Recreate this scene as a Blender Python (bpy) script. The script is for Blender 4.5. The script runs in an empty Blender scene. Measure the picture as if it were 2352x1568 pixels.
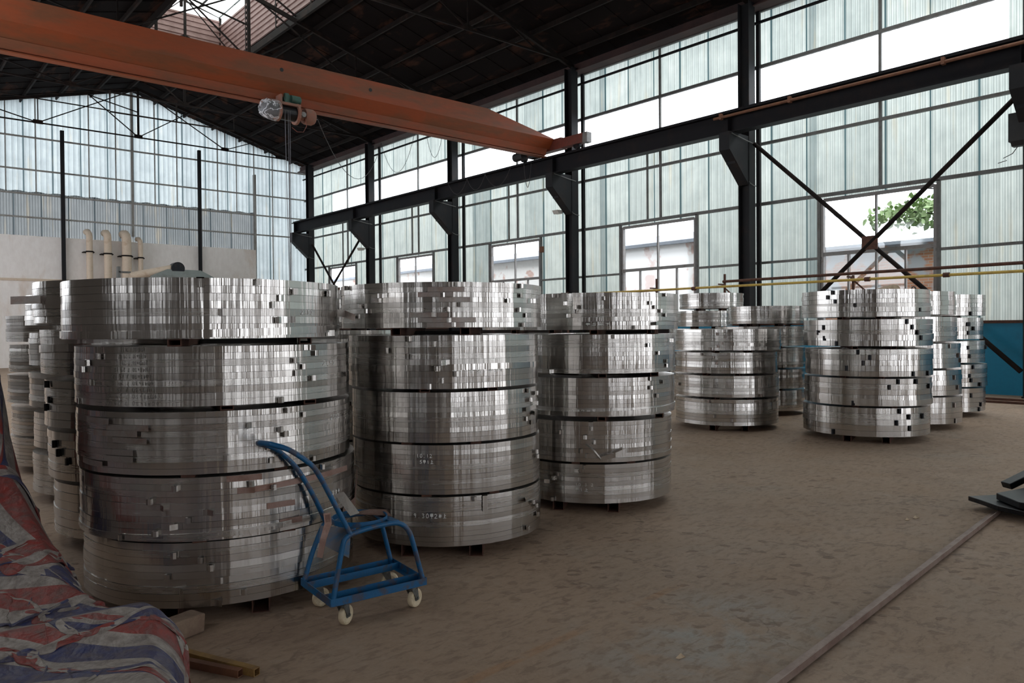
import bpy, math, random
import numpy as np
from mathutils import Vector, Matrix
random.seed(7); rng = np.random.default_rng(11)
scn = bpy.context.scene
col = scn.collection
PI = math.pi
def R(d): return math.radians(d)

# ------------------------------------------------------------------ camera
cam_d = bpy.data.cameras.new('camera'); cam = bpy.data.objects.new('camera', cam_d); col.objects.link(cam)
cam_d.sensor_width = 36.0; cam_d.lens = 1742.9/2352*36
cam_d.shift_x = (1176-1161.7)/2352; cam_d.shift_y = -(784-776.4)/2352
cam_d.clip_start = 0.05; cam_d.clip_end = 300
cam.matrix_world = (Matrix.Translation((0, 0, 1.4)) @ Matrix.Rotation(-.7084, 4, 'Z')
                    @ Matrix.Rotation(PI/2-.0120, 4, 'X') @ Matrix.Rotation(-.0078, 4, 'Z'))
scn.camera = cam

# ------------------------------------------------------------------ world: white overcast sky
w = bpy.data.worlds.new('overcast'); scn.world = w; w.use_nodes = True
nt = w.node_tree; nt.nodes.clear()
out = nt.nodes.new('ShaderNodeOutputWorld'); bg = nt.nodes.new('ShaderNodeBackground')
tc = nt.nodes.new('ShaderNodeTexCoord'); sx = nt.nodes.new('ShaderNodeSeparateXYZ'); cr = nt.nodes.new('ShaderNodeValToRGB')
nt.links.new(tc.outputs['Generated'], sx.inputs[0]); nt.links.new(sx.outputs['Z'], cr.inputs[0])
cr.color_ramp.elements[0].position = 0.0; cr.color_ramp.elements[0].color = (.90, .94, 1.0, 1)
cr.color_ramp.elements[1].position = .7; cr.color_ramp.elements[1].color = (.97, .985, 1.0, 1)
nt.links.new(cr.outputs[0], bg.inputs[0]); bg.inputs[1].default_value = 5.2
nt.links.new(bg.outputs[0], out.inputs[0])

# ------------------------------------------------------------------ exposure
scn.view_settings.view_transform = 'Standard'; scn.view_settings.look = 'None'
scn.view_settings.gamma = 1; scn.view_settings.use_curve_mapping = False
scn.view_settings.exposure = 0.0

# ------------------------------------------------------------------ helpers
class MB:
    """collects shapes in world coordinates, builds one mesh object"""
    def __init__(s): s.v = []; s.f = []
    def add(s, vs, fs):
        n = len(s.v); s.v += [tuple(map(float, p)) for p in vs]; s.f += [tuple(i+n for i in f) for f in fs]; return s
    def box(s, c, d, m=None):
        x, y, z = d[0]/2, d[1]/2, d[2]/2
        vs = [Vector(p) for p in ((-x,-y,-z),(x,-y,-z),(x,y,-z),(-x,y,-z),(-x,-y,z),(x,-y,z),(x,y,z),(-x,y,z))]
        if m is not None: vs = [m @ p for p in vs]
        return s.add([Vector(c)+p for p in vs], [(0,3,2,1),(4,5,6,7),(0,1,5,4),(1,2,6,5),(2,3,7,6),(3,0,4,7)])
    def b2(s, x0, x1, y0, y1, z0, z1): return s.box(((x0+x1)/2,(y0+y1)/2,(z0+z1)/2), (x1-x0,y1-y0,z1-z0))
    def bar(s, a, b, w_, h_=None, up=(0,0,1)):
        a = Vector(a); b = Vector(b); d = b-a; L = d.length; h_ = h_ or w_
        y = d.normalized(); x = y.cross(Vector(up))
        if x.length < 1e-4: x = y.cross(Vector((1,0,0)))
        x.normalize(); z = x.cross(y); m = Matrix((x, y, z)).transposed()
        return s.box((a+b)/2, (w_, L, h_), m)
    def angle(s, a, b, w_, t=.006, up=(0,0,1)):
        """L-section bar"""
        a = Vector(a); b = Vector(b); y = (b-a).normalized(); x = y.cross(Vector(up))
        if x.length < 1e-4: x = y.cross(Vector((1,0,0)))
        x.normalize(); z = x.cross(y)
        s.bar(a+z*w_/2, b+z*w_/2, t, w_, up); s.bar(a+x*w_/2, b+x*w_/2, w_, t, up); return s
    def tube(s, pts, r, n=8, cap=True):
        P = [Vector(p) for p in pts]; rs = r if isinstance(r, (list, tuple)) else [r]*len(P)
        base = len(s.v); u = None
        for i, p in enumerate(P):
            t = (P[min(i+1, len(P)-1)]-P[max(i-1, 0)]).normalized()
            if u is None: u = t.orthogonal().normalized()
            u = (u-t*u.dot(t)).normalized(); v_ = t.cross(u)
            for k in range(n):
                a = 2*PI*k/n; s.v.append(tuple(p+(u*math.cos(a)+v_*math.sin(a))*rs[i]))
        for i in range(len(P)-1):
            for k in range(n):
                a = base+i*n+k; b = base+i*n+(k+1) % n; s.f.append((a, b, b+n, a+n))
        if cap:
            s.f.append(tuple(base+k for k in range(n))[::-1]); s.f.append(tuple(base+(len(P)-1)*n+k for k in range(n)))
        return s
    def lathe(s, o, axis, prof, n=24):
        """prof: list of (distance along axis, radius)"""
        o = Vector(o); a = Vector(axis).normalized(); u = a.orthogonal().normalized(); v_ = a.cross(u); base = len(s.v)
        for h, r in prof:
            for k in range(n):
                t = 2*PI*k/n; s.v.append(tuple(o+a*h+(u*math.cos(t)+v_*math.sin(t))*r))
        for i in range(len(prof)-1):
            for k in range(n):
                p = base+i*n+k; q = base+i*n+(k+1) % n; s.f.append((p, q, q+n, p+n))
        return s
    def prism(s, poly, vec):
        n = len(poly); vec = Vector(vec); vs = [Vector(p) for p in poly]; vs += [p+vec for p in vs]
        return s.add(vs, [tuple(range(n))[::-1], tuple(range(n, 2*n))]+[(i, (i+1) % n, n+(i+1) % n, n+i) for i in range(n)])
    def build(s, name, m, parent=None, smooth=False, bevel=0, **tags):
        me = bpy.data.meshes.new(name); off = Vector(parent_loc(parent)) if parent else Vector((0,0,0))
        if not parent and tags.get('origin'): off = Vector(tags['origin'])
        tags.pop('origin', None)
        me.from_pydata([tuple(Vector(p)-off) for p in s.v], [], s.f); me.update()
        if smooth: me.polygons.foreach_set('use_smooth', [True]*len(me.polygons))
        o = bpy.data.objects.new(name, me); col.objects.link(o); me.materials.append(m)
        if smooth == 'auto': me.set_sharp_from_angle(angle=R(40))
        if parent: o.parent = parent
        else: o.location = off
        if bevel:
            b = o.modifiers.new('b', 'BEVEL'); b.width = bevel; b.segments = 2; b.limit_method = 'ANGLE'
        for k, v in tags.items(): o[k] = v
        return o
def parent_loc(p):
    l = Vector((0,0,0))
    while p: l += p.location; p = p.parent
    return l
def thing(name, label, cat, loc, group=None):
    o = bpy.data.objects.new(name, None); col.objects.link(o); o.location = loc; o.empty_display_size = .2
    o['label'] = label; o['category'] = cat
    if group: o['group'] = group
    return o
def tag(o, label, cat, group=None):
    o['label'] = label; o['category'] = cat
    if group: o['group'] = group
    return o
def struct(o): o['kind'] = 'structure'; return o

# ------------------------------------------------------------------ materials
class NT:
    def __init__(s, name):
        s.m = bpy.data.materials.new(name); s.m.use_nodes = True; s.t = s.m.node_tree; s.t.nodes.clear()
        s.out = s.n('ShaderNodeOutputMaterial')
    def n(s, typ, **kw):
        x = s.t.nodes.new(typ)
        for k, v in kw.items():
            if k.startswith('i_'):
                x.inputs[k[2:].replace('_', ' ')].default_value = v
            else: setattr(x, k, v)
        return x
    def l(s, a, b): s.t.links.new(a, b)
    def coord(s, scale=(1,1,1), kind='Object', rot=(0,0,0), loc=(0,0,0)):
        c = s.n('ShaderNodeTexCoord'); mp = s.n('ShaderNodeMapping'); mp.inputs['Scale'].default_value = scale
        mp.inputs['Rotation'].default_value = rot; mp.inputs['Location'].default_value = loc
        s.l(c.outputs[kind], mp.inputs[0]); return mp.outputs[0]
    def noise(s, vec, sc, det=4, rough=.55, dist=0):
        x = s.n('ShaderNodeTexNoise'); x.inputs['Scale'].default_value = sc; x.inputs['Detail'].default_value = det
        x.inputs['Roughness'].default_value = rough; x.inputs['Distortion'].default_value = dist
        s.l(vec, x.inputs['Vector']); return x.outputs['Fac']
    def ramp(s, fac, stops, interp='LINEAR'):
        x = s.n('ShaderNodeValToRGB'); e = x.color_ramp.elements; x.color_ramp.interpolation = interp
        while len(e) < len(stops): e.new(.5)
        for q, (p, c) in zip(e, stops):
            q.position = p; q.color = (c if isinstance(c, tuple) else (c, c, c))+(1,)
        s.l(fac, x.inputs[0]); return x.outputs[0]
    def mix(s, fac, a, b, mode='MIX'):
        x = s.n('ShaderNodeMix', data_type='RGBA', blend_type=mode)
        for v, k in ((fac, 0), (a, 6), (b, 7)):
            if hasattr(v, 'is_linked'): s.l(v, x.inputs[k])
            elif isinstance(v, tuple): x.inputs[k].default_value = v+(1,)
            else: x.inputs[k].default_value = v
        return x.outputs[2]
    def math(s, op, a, b=0.0, c=None):
        x = s.n('ShaderNodeMath', operation=op)
        for i, v in enumerate((a, b) if c is None else (a, b, c)):
            if hasattr(v, 'is_linked'): s.l(v, x.inputs[i])
            else: x.inputs[i].default_value = v
        return x.outputs[0]
    def bump(s, h, st=.3, dist=.01):
        x = s.n('ShaderNodeBump'); x.inputs['Strength'].default_value = st; x.inputs['Distance'].default_value = dist
        s.l(h, x.inputs['Height']); return x.outputs[0]
    def pbr(s, col_, rough=.6, metal=0.0, normal=None, spec=.5, **kw):
        b = s.n('ShaderNodeBsdfPrincipled')
        for v, k in ((col_, 'Base Color'), (rough, 'Roughness'), (metal, 'Metallic')):
            if hasattr(v, 'is_linked'): s.l(v, b.inputs[k])
            elif isinstance(v, tuple): b.inputs[k].default_value = v+(1,)
            else: b.inputs[k].default_value = v
        b.inputs['Specular IOR Level'].default_value = spec
        if normal is not None: s.l(normal, b.inputs['Normal'])
        s.l(b.outputs[0], s.out.inputs[0]); return b
def worn(name, base, other, sc=3.0, lo=.45, hi=.62, rough=.6, metal=0.0, det=6, bump=.15, spec=.5, stretch=(1,1,1)):
    """paint or metal with patches of another colour"""
    t = NT(name); v = t.coord(stretch); n1 = t.noise(v, sc, det, .62, .3)
    c = t.mix(t.ramp(n1, [(lo, 0.0), (hi, 1.0)]), base, other)
    n2 = t.noise(v, sc*9, 3)
    c = t.mix(.35, c, t.mix(n2, tuple(x*.6 for x in base), tuple(min(1, x*1.35) for x in base)))
    t.pbr(c, rough, metal, t.bump(n2, bump, .004), spec); return t.m

def steel_mat():
    t = NT('bright_slit_steel'); c = t.n('ShaderNodeTexCoord')
    oi = t.n('ShaderNodeObjectInfo')
    n1 = t.noise(t.coord((1, 1, 1)), 3.0, 4)
    n2 = t.noise(t.coord((1, 1, 26)), 4.0, 2)           # faint rolling lines round the strip
    n3 = t.noise(t.coord((11, 11, .25)), 3.0, 2, .5)         # slight dents and flutter along the strip
    b = t.mix(n1, (.47, .447, .42), (.61, .59, .57)); b = t.mix(t.math('MULTIPLY', oi.outputs['Random'], .5), b, (.50, .475, .45))
    rg = t.math('ADD', t.math('MULTIPLY', n2, .08), t.math('MULTIPLY', oi.outputs['Random'], .10)); rg = t.math('ADD', rg, .15)
    nb = t.bump(n3, .25, .012)
    p = t.pbr(b, rg, 1.0, nb); p.inputs['Anisotropic'].default_value = .75; p.inputs['Anisotropic Rotation'].default_value = .25
    tg = t.n('ShaderNodeTangent', direction_type='RADIAL', axis='Z'); t.l(tg.outputs[0], p.inputs['Tangent'])
    return t.m
M = {}
M['steel'] = steel_mat()
M['steel_dull'] = worn('dull_steel_strip', (.33, .30, .28), (.27, .18, .15), 9, .45, .65, .42, .85)
M['rusty_strip'] = worn('rust_tinged_strip', (.30, .20, .17), (.20, .10, .07), 12, .4, .65, .5, .6)
M['rust'] = worn('rusty_steel', (.11, .045, .028), (.05, .025, .02), 14, .4, .6, .8, .15)
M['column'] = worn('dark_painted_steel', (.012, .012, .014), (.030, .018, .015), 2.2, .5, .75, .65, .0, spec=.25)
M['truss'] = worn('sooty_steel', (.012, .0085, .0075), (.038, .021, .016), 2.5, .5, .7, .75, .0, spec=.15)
M['girt_light'] = worn('dusty_front_lit_steel', (.30, .29, .27), (.2, .17, .15), 4, .45, .7, .7)  # gable girts: dusty, and paler to carry front light in the colour
M['girt'] = worn('dusty_grey_steel', (.16, .16, .155), (.10, .085, .07), 4, .45, .7, .6, .3)
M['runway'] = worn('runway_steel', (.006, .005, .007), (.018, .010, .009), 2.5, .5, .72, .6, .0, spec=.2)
M['rust_pipe'] = worn('rust_brown_pipe', (.20, .085, .045), (.12, .05, .03), 8, .4, .6, .7, .1)
M['yellow_pipe'] = worn('yellow_painted_pipe', (.52, .36, .08), (.28, .17, .07), 8, .5, .7, .5)
M['crane'] = worn('faded_orange_crane_paint', (.28, .060, .019), (.15, .068, .034), 1.3, .42, .60, .5, .0, 7, .1, .35, (.5, 1, 2.2))
M['crane_truck'] = worn('dull_red_crane_paint', (.20, .045, .03), (.09, .04, .03), 3, .45, .6, .55)
M['blue'] = worn('worn_blue_paint', (.004, .095, .235), (.085, .055, .042), 16, .50, .60, .45, .1)
M['blue_sheet'] = worn('scraped_blue_sheet', (.03, .11, .22), (.17, .13, .10), 11, .36, .58, .6, .1, 6, .2, .5, (1, 3, 1))
M['dado'] = worn('teal_blue_wall_paint', (.0, .19, .33), (.02, .10, .12), 1.6, .5, .8, .6)
M['caster_wheel'] = worn('ivory_nylon', (.62, .52, .36), (.38, .30, .2), 30, .5, .7, .5)
M['caster_steel'] = worn('zinc_fork', (.16, .17, .16), (.09, .07, .06), 30, .4, .6, .5, .5)
M['plaster'] = worn('stained_cream_plaster', (.88, .81, .76), (.60, .40, .25), .9, .56, .78, .85, 0, 8, .1, .2, (1, 1, .45))
M['flue'] = worn('cream_flue', (.66, .53, .41), (.45, .28, .16), 3, .55, .75, .7)
M['grey_machine'] = worn('grey_green_machine', (.23, .25, .24), (.12, .12, .11), 2, .5, .7, .6)
M['black_steel'] = worn('black_steel_plate', (.012, .014, .018), (.05, .035, .028), 9, .5, .7, .38, .5)
M['black'] = worn('black_rubber', (.012, .012, .013), (.02, .018, .017), 9, .5, .7, .6)
M['hoist_rust'] = worn('dusty_red_hoist', (.30, .12, .08), (.20, .13, .10), 9, .4, .6, .7)
M['hoist_green'] = worn('oily_green', (.035, .10, .075), (.05, .045, .035), 14, .5, .7, .5, .2)
M['brick'] = worn('dusty_brick', (.24, .17, .12), (.16, .10, .07), 12, .4, .6, .9)
M['tube_yellow'] = worn('ochre_square_tube', (.34, .20, .06), (.17, .09, .045), 10, .42, .62, .6, .2)
M['rail_bar'] = worn('scuffed_angle_iron', (.26, .19, .16), (.15, .085, .065), 6, .42, .6, .55, .4)
M['chalk'] = worn('white_chalk', (.95, .95, .93), (.85, .85, .85), 60, .5, .6, .9)
M['ink'] = worn('grey_marker', (.13, .12, .11), (.16, .15, .13), 60, .5, .6, .8)
M['wire'] = worn('dark_cable', (.05, .045, .045), (.10, .07, .06), 9, .5, .7, .7)
M['rope'] = worn('grey_wire_rope', (.16, .15, .17), (.09, .08, .09), 30, .5, .7, .6, .4)
M['lamp'] = worn('pale_lamp_housing', (.55, .53, .5), (.4, .36, .3), 9, .5, .7, .5)
M['frame'] = worn('grey_window_frame', (.24, .23, .225), (.16, .12, .10), 8, .5, .72, .6, .1)
M['leaf'] = worn('tree_leaf', (.22, .34, .13), (.36, .46, .22), 9, .4, .6, .6)
M['pink_sheet'] = worn('dusty_pink_metal_sheet', (.26, .165, .15), (.16, .09, .075), 3, .45, .7, .6, .2)
M['scrap'] = worn('pale_scrap', (.5, .38, .26), (.3, .2, .13), 40, .5, .6, .8)
M['grease'] = worn('blackened_drum', (.012, .012, .014), (.03, .025, .02), 12, .5, .7, .35, .4)

def floor_mat():
    t = NT('dusty_concrete'); v = t.coord()
    big = t.noise(v, .35, 4, .5, .2); mid = t.noise(v, 2.4, 7, .65, .5); fine = t.noise(v, 34, 5, .7)
    c = t.mix(t.ramp(big, [(.35, 0.0), (.65, 1.0)]), (.41, .285, .20), (.345, .245, .175))
    # bluish bare concrete where traffic has worn the dirt off
    g = t.n('ShaderNodeVectorMath', operation='DISTANCE'); sc_ = t.coord((1, 1.5, 1), loc=(0, 0, 0)); t.l(sc_, g.inputs[0]); g.inputs[1].default_value = (2.95, 3.0, 0)
    bare = t.math('MULTIPLY', t.ramp(g.outputs['Value'], [(.15, 1.0), (.95, 0.0)]), t.ramp(mid, [(.42, 0.0), (.60, 1.0)]))
    c = t.mix(t.math('MULTIPLY', bare, .95), c, (.37, .395, .40))
    b2 = t.math('MULTIPLY', t.ramp(t.noise(v, .8, 6, .6, .6), [(.52, 0.0), (.66, 1.0)]), t.ramp(mid, [(.40, 0.0), (.62, .55)]))
    c = t.mix(b2, c, (.33, .31, .28))
    # trodden clods and heel marks
    st = t.coord((1, 1, 1), rot=(0, 0, .6)); d_ = t.n('ShaderNodeTexNoise'); d_.inputs['Scale'].default_value = 14; t.l(st, d_.inputs['Vector'])
    vv = t.n('ShaderNodeVectorMath', operation='MULTIPLY_ADD'); t.l(d_.outputs['Color'], vv.inputs[0]); vv.inputs[1].default_value = (.09, .09, 0); t.l(st, vv.inputs[2])
    vo = t.n('ShaderNodeTexVoronoi'); vo.inputs['Scale'].default_value = 7.5; vo.inputs['Randomness'].default_value = 1
    sq = t.n('ShaderNodeVectorMath', operation='MULTIPLY'); t.l(vv.outputs[0], sq.inputs[0]); sq.inputs[1].default_value = (1, 1.7, 1); t.l(sq.outputs[0], vo.inputs['Vector'])
    blot = t.ramp(vo.outputs['Distance'], [(.22, 1.0), (.31, 0.0)])
    sep = t.n('ShaderNodeSeparateColor'); t.l(vo.outputs['Color'], sep.inputs[0])
    blot = t.math('MULTIPLY', blot, t.ramp(sep.outputs[0], [(.42, 0.0), (.48, 1.0)]))
    blot = t.math('MULTIPLY', blot, t.ramp(t.noise(v, .55, 3), [(.38, .2), (.54, 1.0)]))
    c = t.mix(t.math('MULTIPLY', blot, .8), c, (.105, .060, .042))
    # cracks
    vc = t.n('ShaderNodeTexVoronoi', feature='DISTANCE_TO_EDGE'); vc.inputs['Scale'].default_value = .8
    w2 = t.n('ShaderNodeVectorMath', operation='MULTIPLY_ADD'); t.l(d_.outputs['Color'], w2.inputs[0]); w2.inputs[1].default_value = (.25, .25, 0); t.l(v, w2.inputs[2]); t.l(w2.outputs[0], vc.inputs['Vector'])
    ck = t.math('MULTIPLY', t.ramp(vc.outputs['Distance'], [(.0, 1.0), (.012, 0.0)]), t.ramp(t.noise(v, 1.1, 2), [(.5, 0.0), (.56, .6)]))
    c = t.mix(ck, c, (.05, .032, .025))
    # faded orange line
    sp = t.n('ShaderNodeSeparateXYZ'); t.l(v, sp.inputs[0])
    ln = t.math('ABSOLUTE', t.math('SUBTRACT', t.math('SUBTRACT', sp.outputs['Y'], t.math('MULTIPLY', sp.outputs['X'], .086)), 2.225))
    ln = t.ramp(ln, [(.018, 1.0), (.034, 0.0)]); ln = t.math('MULTIPLY', ln, t.ramp(mid, [(.42, 0.0), (.55, .55)]))
    ln = t.math('MULTIPLY', ln, t.ramp(t.math('MULTIPLY', sp.outputs['X'], .2), [(.30, 0.0), (.36, 1.0), (.64, 1.0), (.70, 0.0)]))
    c = t.mix(ln, c, (.42, .19, .06))
    rd = t.ramp(t.noise(v, .9, 5, .6, 1.0), [(.58, 0.0), (.72, .5)]); c = t.mix(rd, c, (.15, .085, .058))
    sc2 = t.noise(t.coord((1, 2.6, 1), rot=(0, 0, -.75)), 9, 5, .7, .4); c = t.mix(t.ramp(sc2, [(.50, 0.0), (.62, .6)]), c, (.15, .10, .072)); c = t.mix(t.ramp(sc2, [(.30, .5), (.42, 0.0)]), c, (.40, .33, .27))
    c = t.mix(.4, c, t.mix(fine, (.12, .082, .058), (.47, .355, .26)))
    h = t.math('ADD', t.math('MULTIPLY', mid, 1.0), t.math('ADD', t.math('MULTIPLY', fine, .35), t.math('MULTIPLY', blot, .5)))
    t.pbr(c, t.ramp(mid, [(.3, .62), (.7, .85)]), 0, t.bump(h, .55, .012), .35); return t.m
M['floor'] = floor_mat()

def sheet_mat(name, tint, dark, axis, seam=.95, dens=.78, rib=.2, stain=(.45,.33,.16), lo=.6, off=0.0, laps=()):
    """translucent ribbed fibreglass: light comes through it from outside"""
    t = NT(name); v = t.coord(); sp = t.n('ShaderNodeSeparateXYZ'); t.l(v, sp.inputs[0]); A = sp.outputs[axis]
    # pattern across the sheets: rib light and shade painted in, denser at overlaps
    fr = t.math('FRACT', t.math('DIVIDE', t.math('ADD', A, 50.0), rib))
    ribs = t.ramp(fr, [(.0, 1.0), (.08, .50), (.16, .92), (.24, 1.0), (.32, .68), (.5, .84), (.62, .62), (.72, 1.0), (.86, .74), (1.0, 1.0)])
    fs = t.math('FRACT', t.math('DIVIDE', t.math('ADD', A, 50.0+off), seam))
    sm = t.ramp(fs, [(.0, .0), (.034, .0), (.042, .8), (.07, 1.0), (.96, 1.0), (1.0, .55)])
    sheet_id = t.math('FLOOR', t.math('DIVIDE', t.math('ADD', A, 50.0+off), seam)); wn = t.n('ShaderNodeTexWhiteNoise', noise_dimensions='1D'); t.l(sheet_id, wn.inputs['W'])
    per = t.ramp(wn.outputs['Value'], [(0, .86), (.8, 1.0), (.93, .98), (.95, .62), (1, .6)])
    for sc_ in laps:                           # dull strips where two sheets lap
        f0 = t.ramp(t.math('MULTIPLY', t.math('ABSOLUTE', t.math('SUBTRACT', A, sc_)), 1.0), [(.09, .5), (.105, 1.0)]); per = t.math('MULTIPLY', per, f0)
    st = t.coord((1, 1, .12)); streak = t.noise(st, 9, 4, .6); cl = t.noise(v, 1.7, 5, .6)
    f = t.math('MULTIPLY', t.math('MULTIPLY', ribs, sm), per)
    f = t.math('MULTIPLY', f, t.ramp(streak, [(.3, .80), (.7, 1.0)])); f = t.math('MULTIPLY', f, t.ramp(cl, [(.35, .82), (.65, 1.0)]))
    c = t.mix(f, dark, tint)
    c = t.mix(t.math('MULTIPLY', t.ramp(t.noise(t.coord((1, 1, .1)), 4.5, 3), [(lo, 0.0), (lo+.12, .5)]), .7), c, t.mix(.5, c, stain))
    tr = t.n('ShaderNodeBsdfTranslucent'); t.l(c, tr.inputs[0]); df = t.n('ShaderNodeBsdfDiffuse')
    t.l(t.mix(.5, c, (.25, .27, .27)), df.inputs[0]); mx = t.n('ShaderNodeMixShader'); mx.inputs[0].default_value = 1-dens
    t.l(tr.outputs[0], mx.inputs[1]); t.l(df.outputs[0], mx.inputs[2]); t.l(mx.outputs[0], t.out.inputs[0]); return t.m
M['sheet_side'] = sheet_mat('fibreglass_side_sheet', (.475, .51, .475), (.035, .065, .07), 1, .93, off=.28, laps=(9.1, 15.9, 22.3, 3.2))
M['sheet_gable'] = sheet_mat('fibreglass_gable_sheet', (.37, .41, .42), (.035, .055, .062), 0, 1.04, off=-.13)
M['sheet_roof'] = sheet_mat('fibreglass_roof_sheet', (.85, .92, .88), (.25, .28, .26), 1, 1.0, .9, .25)
M['sheet_sky'] = sheet_mat('fibreglass_added_daylight', (.75, .76, .72), (.3, .3, .28), 1, 1.0, .9, .25)  # for the added roof sheets out of view
M['sheet_grey'] = sheet_mat('grey_ribbed_sheet', (.20, .21, .212), (.03, .04, .045), 0, .98, .7, .13)
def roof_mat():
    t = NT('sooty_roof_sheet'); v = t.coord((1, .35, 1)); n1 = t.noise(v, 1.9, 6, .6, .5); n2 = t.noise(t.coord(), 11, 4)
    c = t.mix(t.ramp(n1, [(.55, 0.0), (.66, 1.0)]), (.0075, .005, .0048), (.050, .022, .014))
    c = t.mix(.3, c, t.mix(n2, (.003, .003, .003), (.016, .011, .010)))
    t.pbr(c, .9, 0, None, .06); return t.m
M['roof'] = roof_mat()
def glass_mat(name, tint=(.97, .985, .99), gloss=.06):
    t = NT(name); a = t.n('ShaderNodeBsdfTransparent'); a.inputs[0].default_value = tint+(1,); g = t.n('ShaderNodeBsdfGlossy'); g.inputs['Roughness'].default_value = .05
    mx = t.n('ShaderNodeMixShader'); mx.inputs[0].default_value = gloss; t.l(a.outputs[0], mx.inputs[1]); t.l(g.outputs[0], mx.inputs[2]); t.l(mx.outputs[0], t.out.inputs[0]); return t.m
M['glass'] = glass_mat('window_glass')
def brickwall_mat(name, c1, c2, mortar, patch):
    t = NT(name); v = t.coord(rot=(PI/2, 0, PI/2)); b = t.n('ShaderNodeTexBrick'); b.inputs['Scale'].default_value = 1
    b.inputs['Brick Width'].default_value = .25; b.inputs['Row Height'].default_value = .085; b.inputs['Mortar Size'].default_value = .008
    sp = t.n('ShaderNodeSeparateXYZ'); t.l(t.coord(), sp.inputs[0]); cb = t.n('ShaderNodeCombineXYZ'); t.l(sp.outputs['Y'], cb.inputs[0]); t.l(sp.outputs['Z'], cb.inputs[1]); t.l(cb.outputs[0], b.inputs['Vector'])
    b.inputs['Color1'].default_value = c1+(1,); b.inputs['Color2'].default_value = c2+(1,); b.inputs['Mortar'].default_value = mortar+(1,)
    n1 = t.noise(t.coord(), .9, 3); c = t.mix(t.ramp(n1, [(.48, 0.0), (.53, 1.0)]), b.outputs['Color'], patch)
    t.pbr(c, .9); return t.m
M['brick_wall'] = brickwall_mat('outer_brick_wall', (.26, .11, .06), (.34, .17, .10), (.28, .26, .23), (.26, .27, .28))
M['white_wall'] = worn('whitewashed_outer_wall', (.93, .90, .88), (.55, .24, .16), .9, .56, .62, .9, 0, 5)
M['outer_roof'] = worn('blue_grey_outer_roof', (.28, .31, .36), (.20, .22, .25), .6, .4, .6, .8)
def tarp_mat():
    t = NT('striped_woven_tarpaulin'); c = t.n('ShaderNodeTexCoord'); sp = t.n('ShaderNodeSeparateXYZ'); t.l(c.outputs['UV'], sp.inputs[0])
    wob = t.math('MULTIPLY', t.noise(c.outputs['UV'], 5, 2), .01)
    fr = t.math('FRACT', t.math('ADD', sp.outputs['X'], wob))
    st = t.ramp(fr, [(0, (.40, .36, .33)), (.20, (.30, .04, .033)), (.50, (.40, .36, .33)), (.70, (.032, .042, .14))], 'CONSTANT')
    n1 = t.noise(c.outputs['UV'], 7, 6, .65); n2 = t.noise(t.coord(), 26, 5, .7)
    d = t.mix(t.ramp(n1, [(.36, 0.0), (.68, .8)]), st, (.11, .085, .078)); d = t.mix(.3, d, t.mix(n2, (.10, .07, .06), (.48, .42, .38)), 'MULTIPLY')
    t.pbr(d, .5, 0, t.bump(t.math('ADD', t.math('ABSOLUTE', t.math('SUBTRACT', t.noise(t.coord(), 6, 3, .5, .8), .5)), t.math('MULTIPLY', t.noise(t.coord(), 19, 4, .6), .25)), .7, .05), .4); return t.m
M['tarp'] = tarp_mat()
def plastic_mat():
    t = NT('clear_plastic_film'); n1 = t.noise(t.coord(), 5, 2, .5, .7); a = t.n('ShaderNodeBsdfTransparent'); g = t.n('ShaderNodeBsdfPrincipled')
    g.inputs['Base Color'].default_value = (.75, .74, .78, 1); g.inputs['Roughness'].default_value = .25; mx = t.n('ShaderNodeMixShader')
    t.l(t.ramp(n1, [(.40, .12), (.50, .25), (.54, .95), (.60, .2)]), mx.inputs[0]); t.l(a.outputs[0], mx.inputs[1]); t.l(g.outputs[0], mx.inputs[2]); t.l(mx.outputs[0], t.out.inputs[0]); return t.m
M['plastic'] = plastic_mat()
# ================================================================== building
XW, YG, XL, YF = 17.6, 36.2, -3.0, -9.0       # right wall, gable wall, left wall, front wall
XC = 17.05                                     # line of the steel columns
RX, RZ, SR, SL = 9.35, 11.98, .28, .265        # ridge and roof slopes
def rz(x): return RZ-SR*(x-RX) if x > RX else RZ-SL*(RX-x)
COLY = [34.62, 28.9, 22.88, 16.68, 10.55, 4.42]

m = MB(); m.b2(XL-.1, XW+.15, YF-.1, YG+.2, -.2, 0); struct(m.build('floor', M['floor']))
m = MB(); m.b2(XW+.15, 45, -25, 60, -.3, -.1); m.b2(-25, XW+.15, YG+.2, 60, -.3, -.1)
o = m.build('trim_1', worn('outside_concrete_yard', (.30, .29, .27), (.22, .2, .18), .4, .4, .6, .9)); struct(o)

def corr(mb, axis, const, a0, a1, z0, z1f, period=.2, depth=.03, sign=1, rows=1):
    """ribbed sheet in the plane axis=const; the ribs stand up"""
    k0 = math.floor(a0/period); pts = []
    k = k0
    while k*period < a1+period:
        for fr, d in ((0, 0), (.35, 0), (.45, 1), (.75, 1), (.9, 0)):
            a = (k+fr)*period
            if a0 < a < a1: pts.append((a, d*depth*sign))
        k += 1
    pts = [(a0, 0)]+pts+[(a1, 0)]
    vs = []; fs = []
    for a, d in pts:
        zt = z1f(a) if callable(z1f) else z1f; zb = z0(a) if callable(z0) else z0
        for z in (zb, zt): vs.append((const+d, a, z) if axis == 0 else (a, const+d, z))
    for i in range(len(pts)-1): fs.append((2*i, 2*i+2, 2*i+3, 2*i+1))
    mb.add(vs, fs)
WIN = [(31.05, 33.58), (24.9, 27.47), (18.67, 21.27), (12.44, 15.06), (6.33, 8.86), (.2, 2.8)]
WZ0, WZ1, WT = 1.48, 4.42, 3.12
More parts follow.
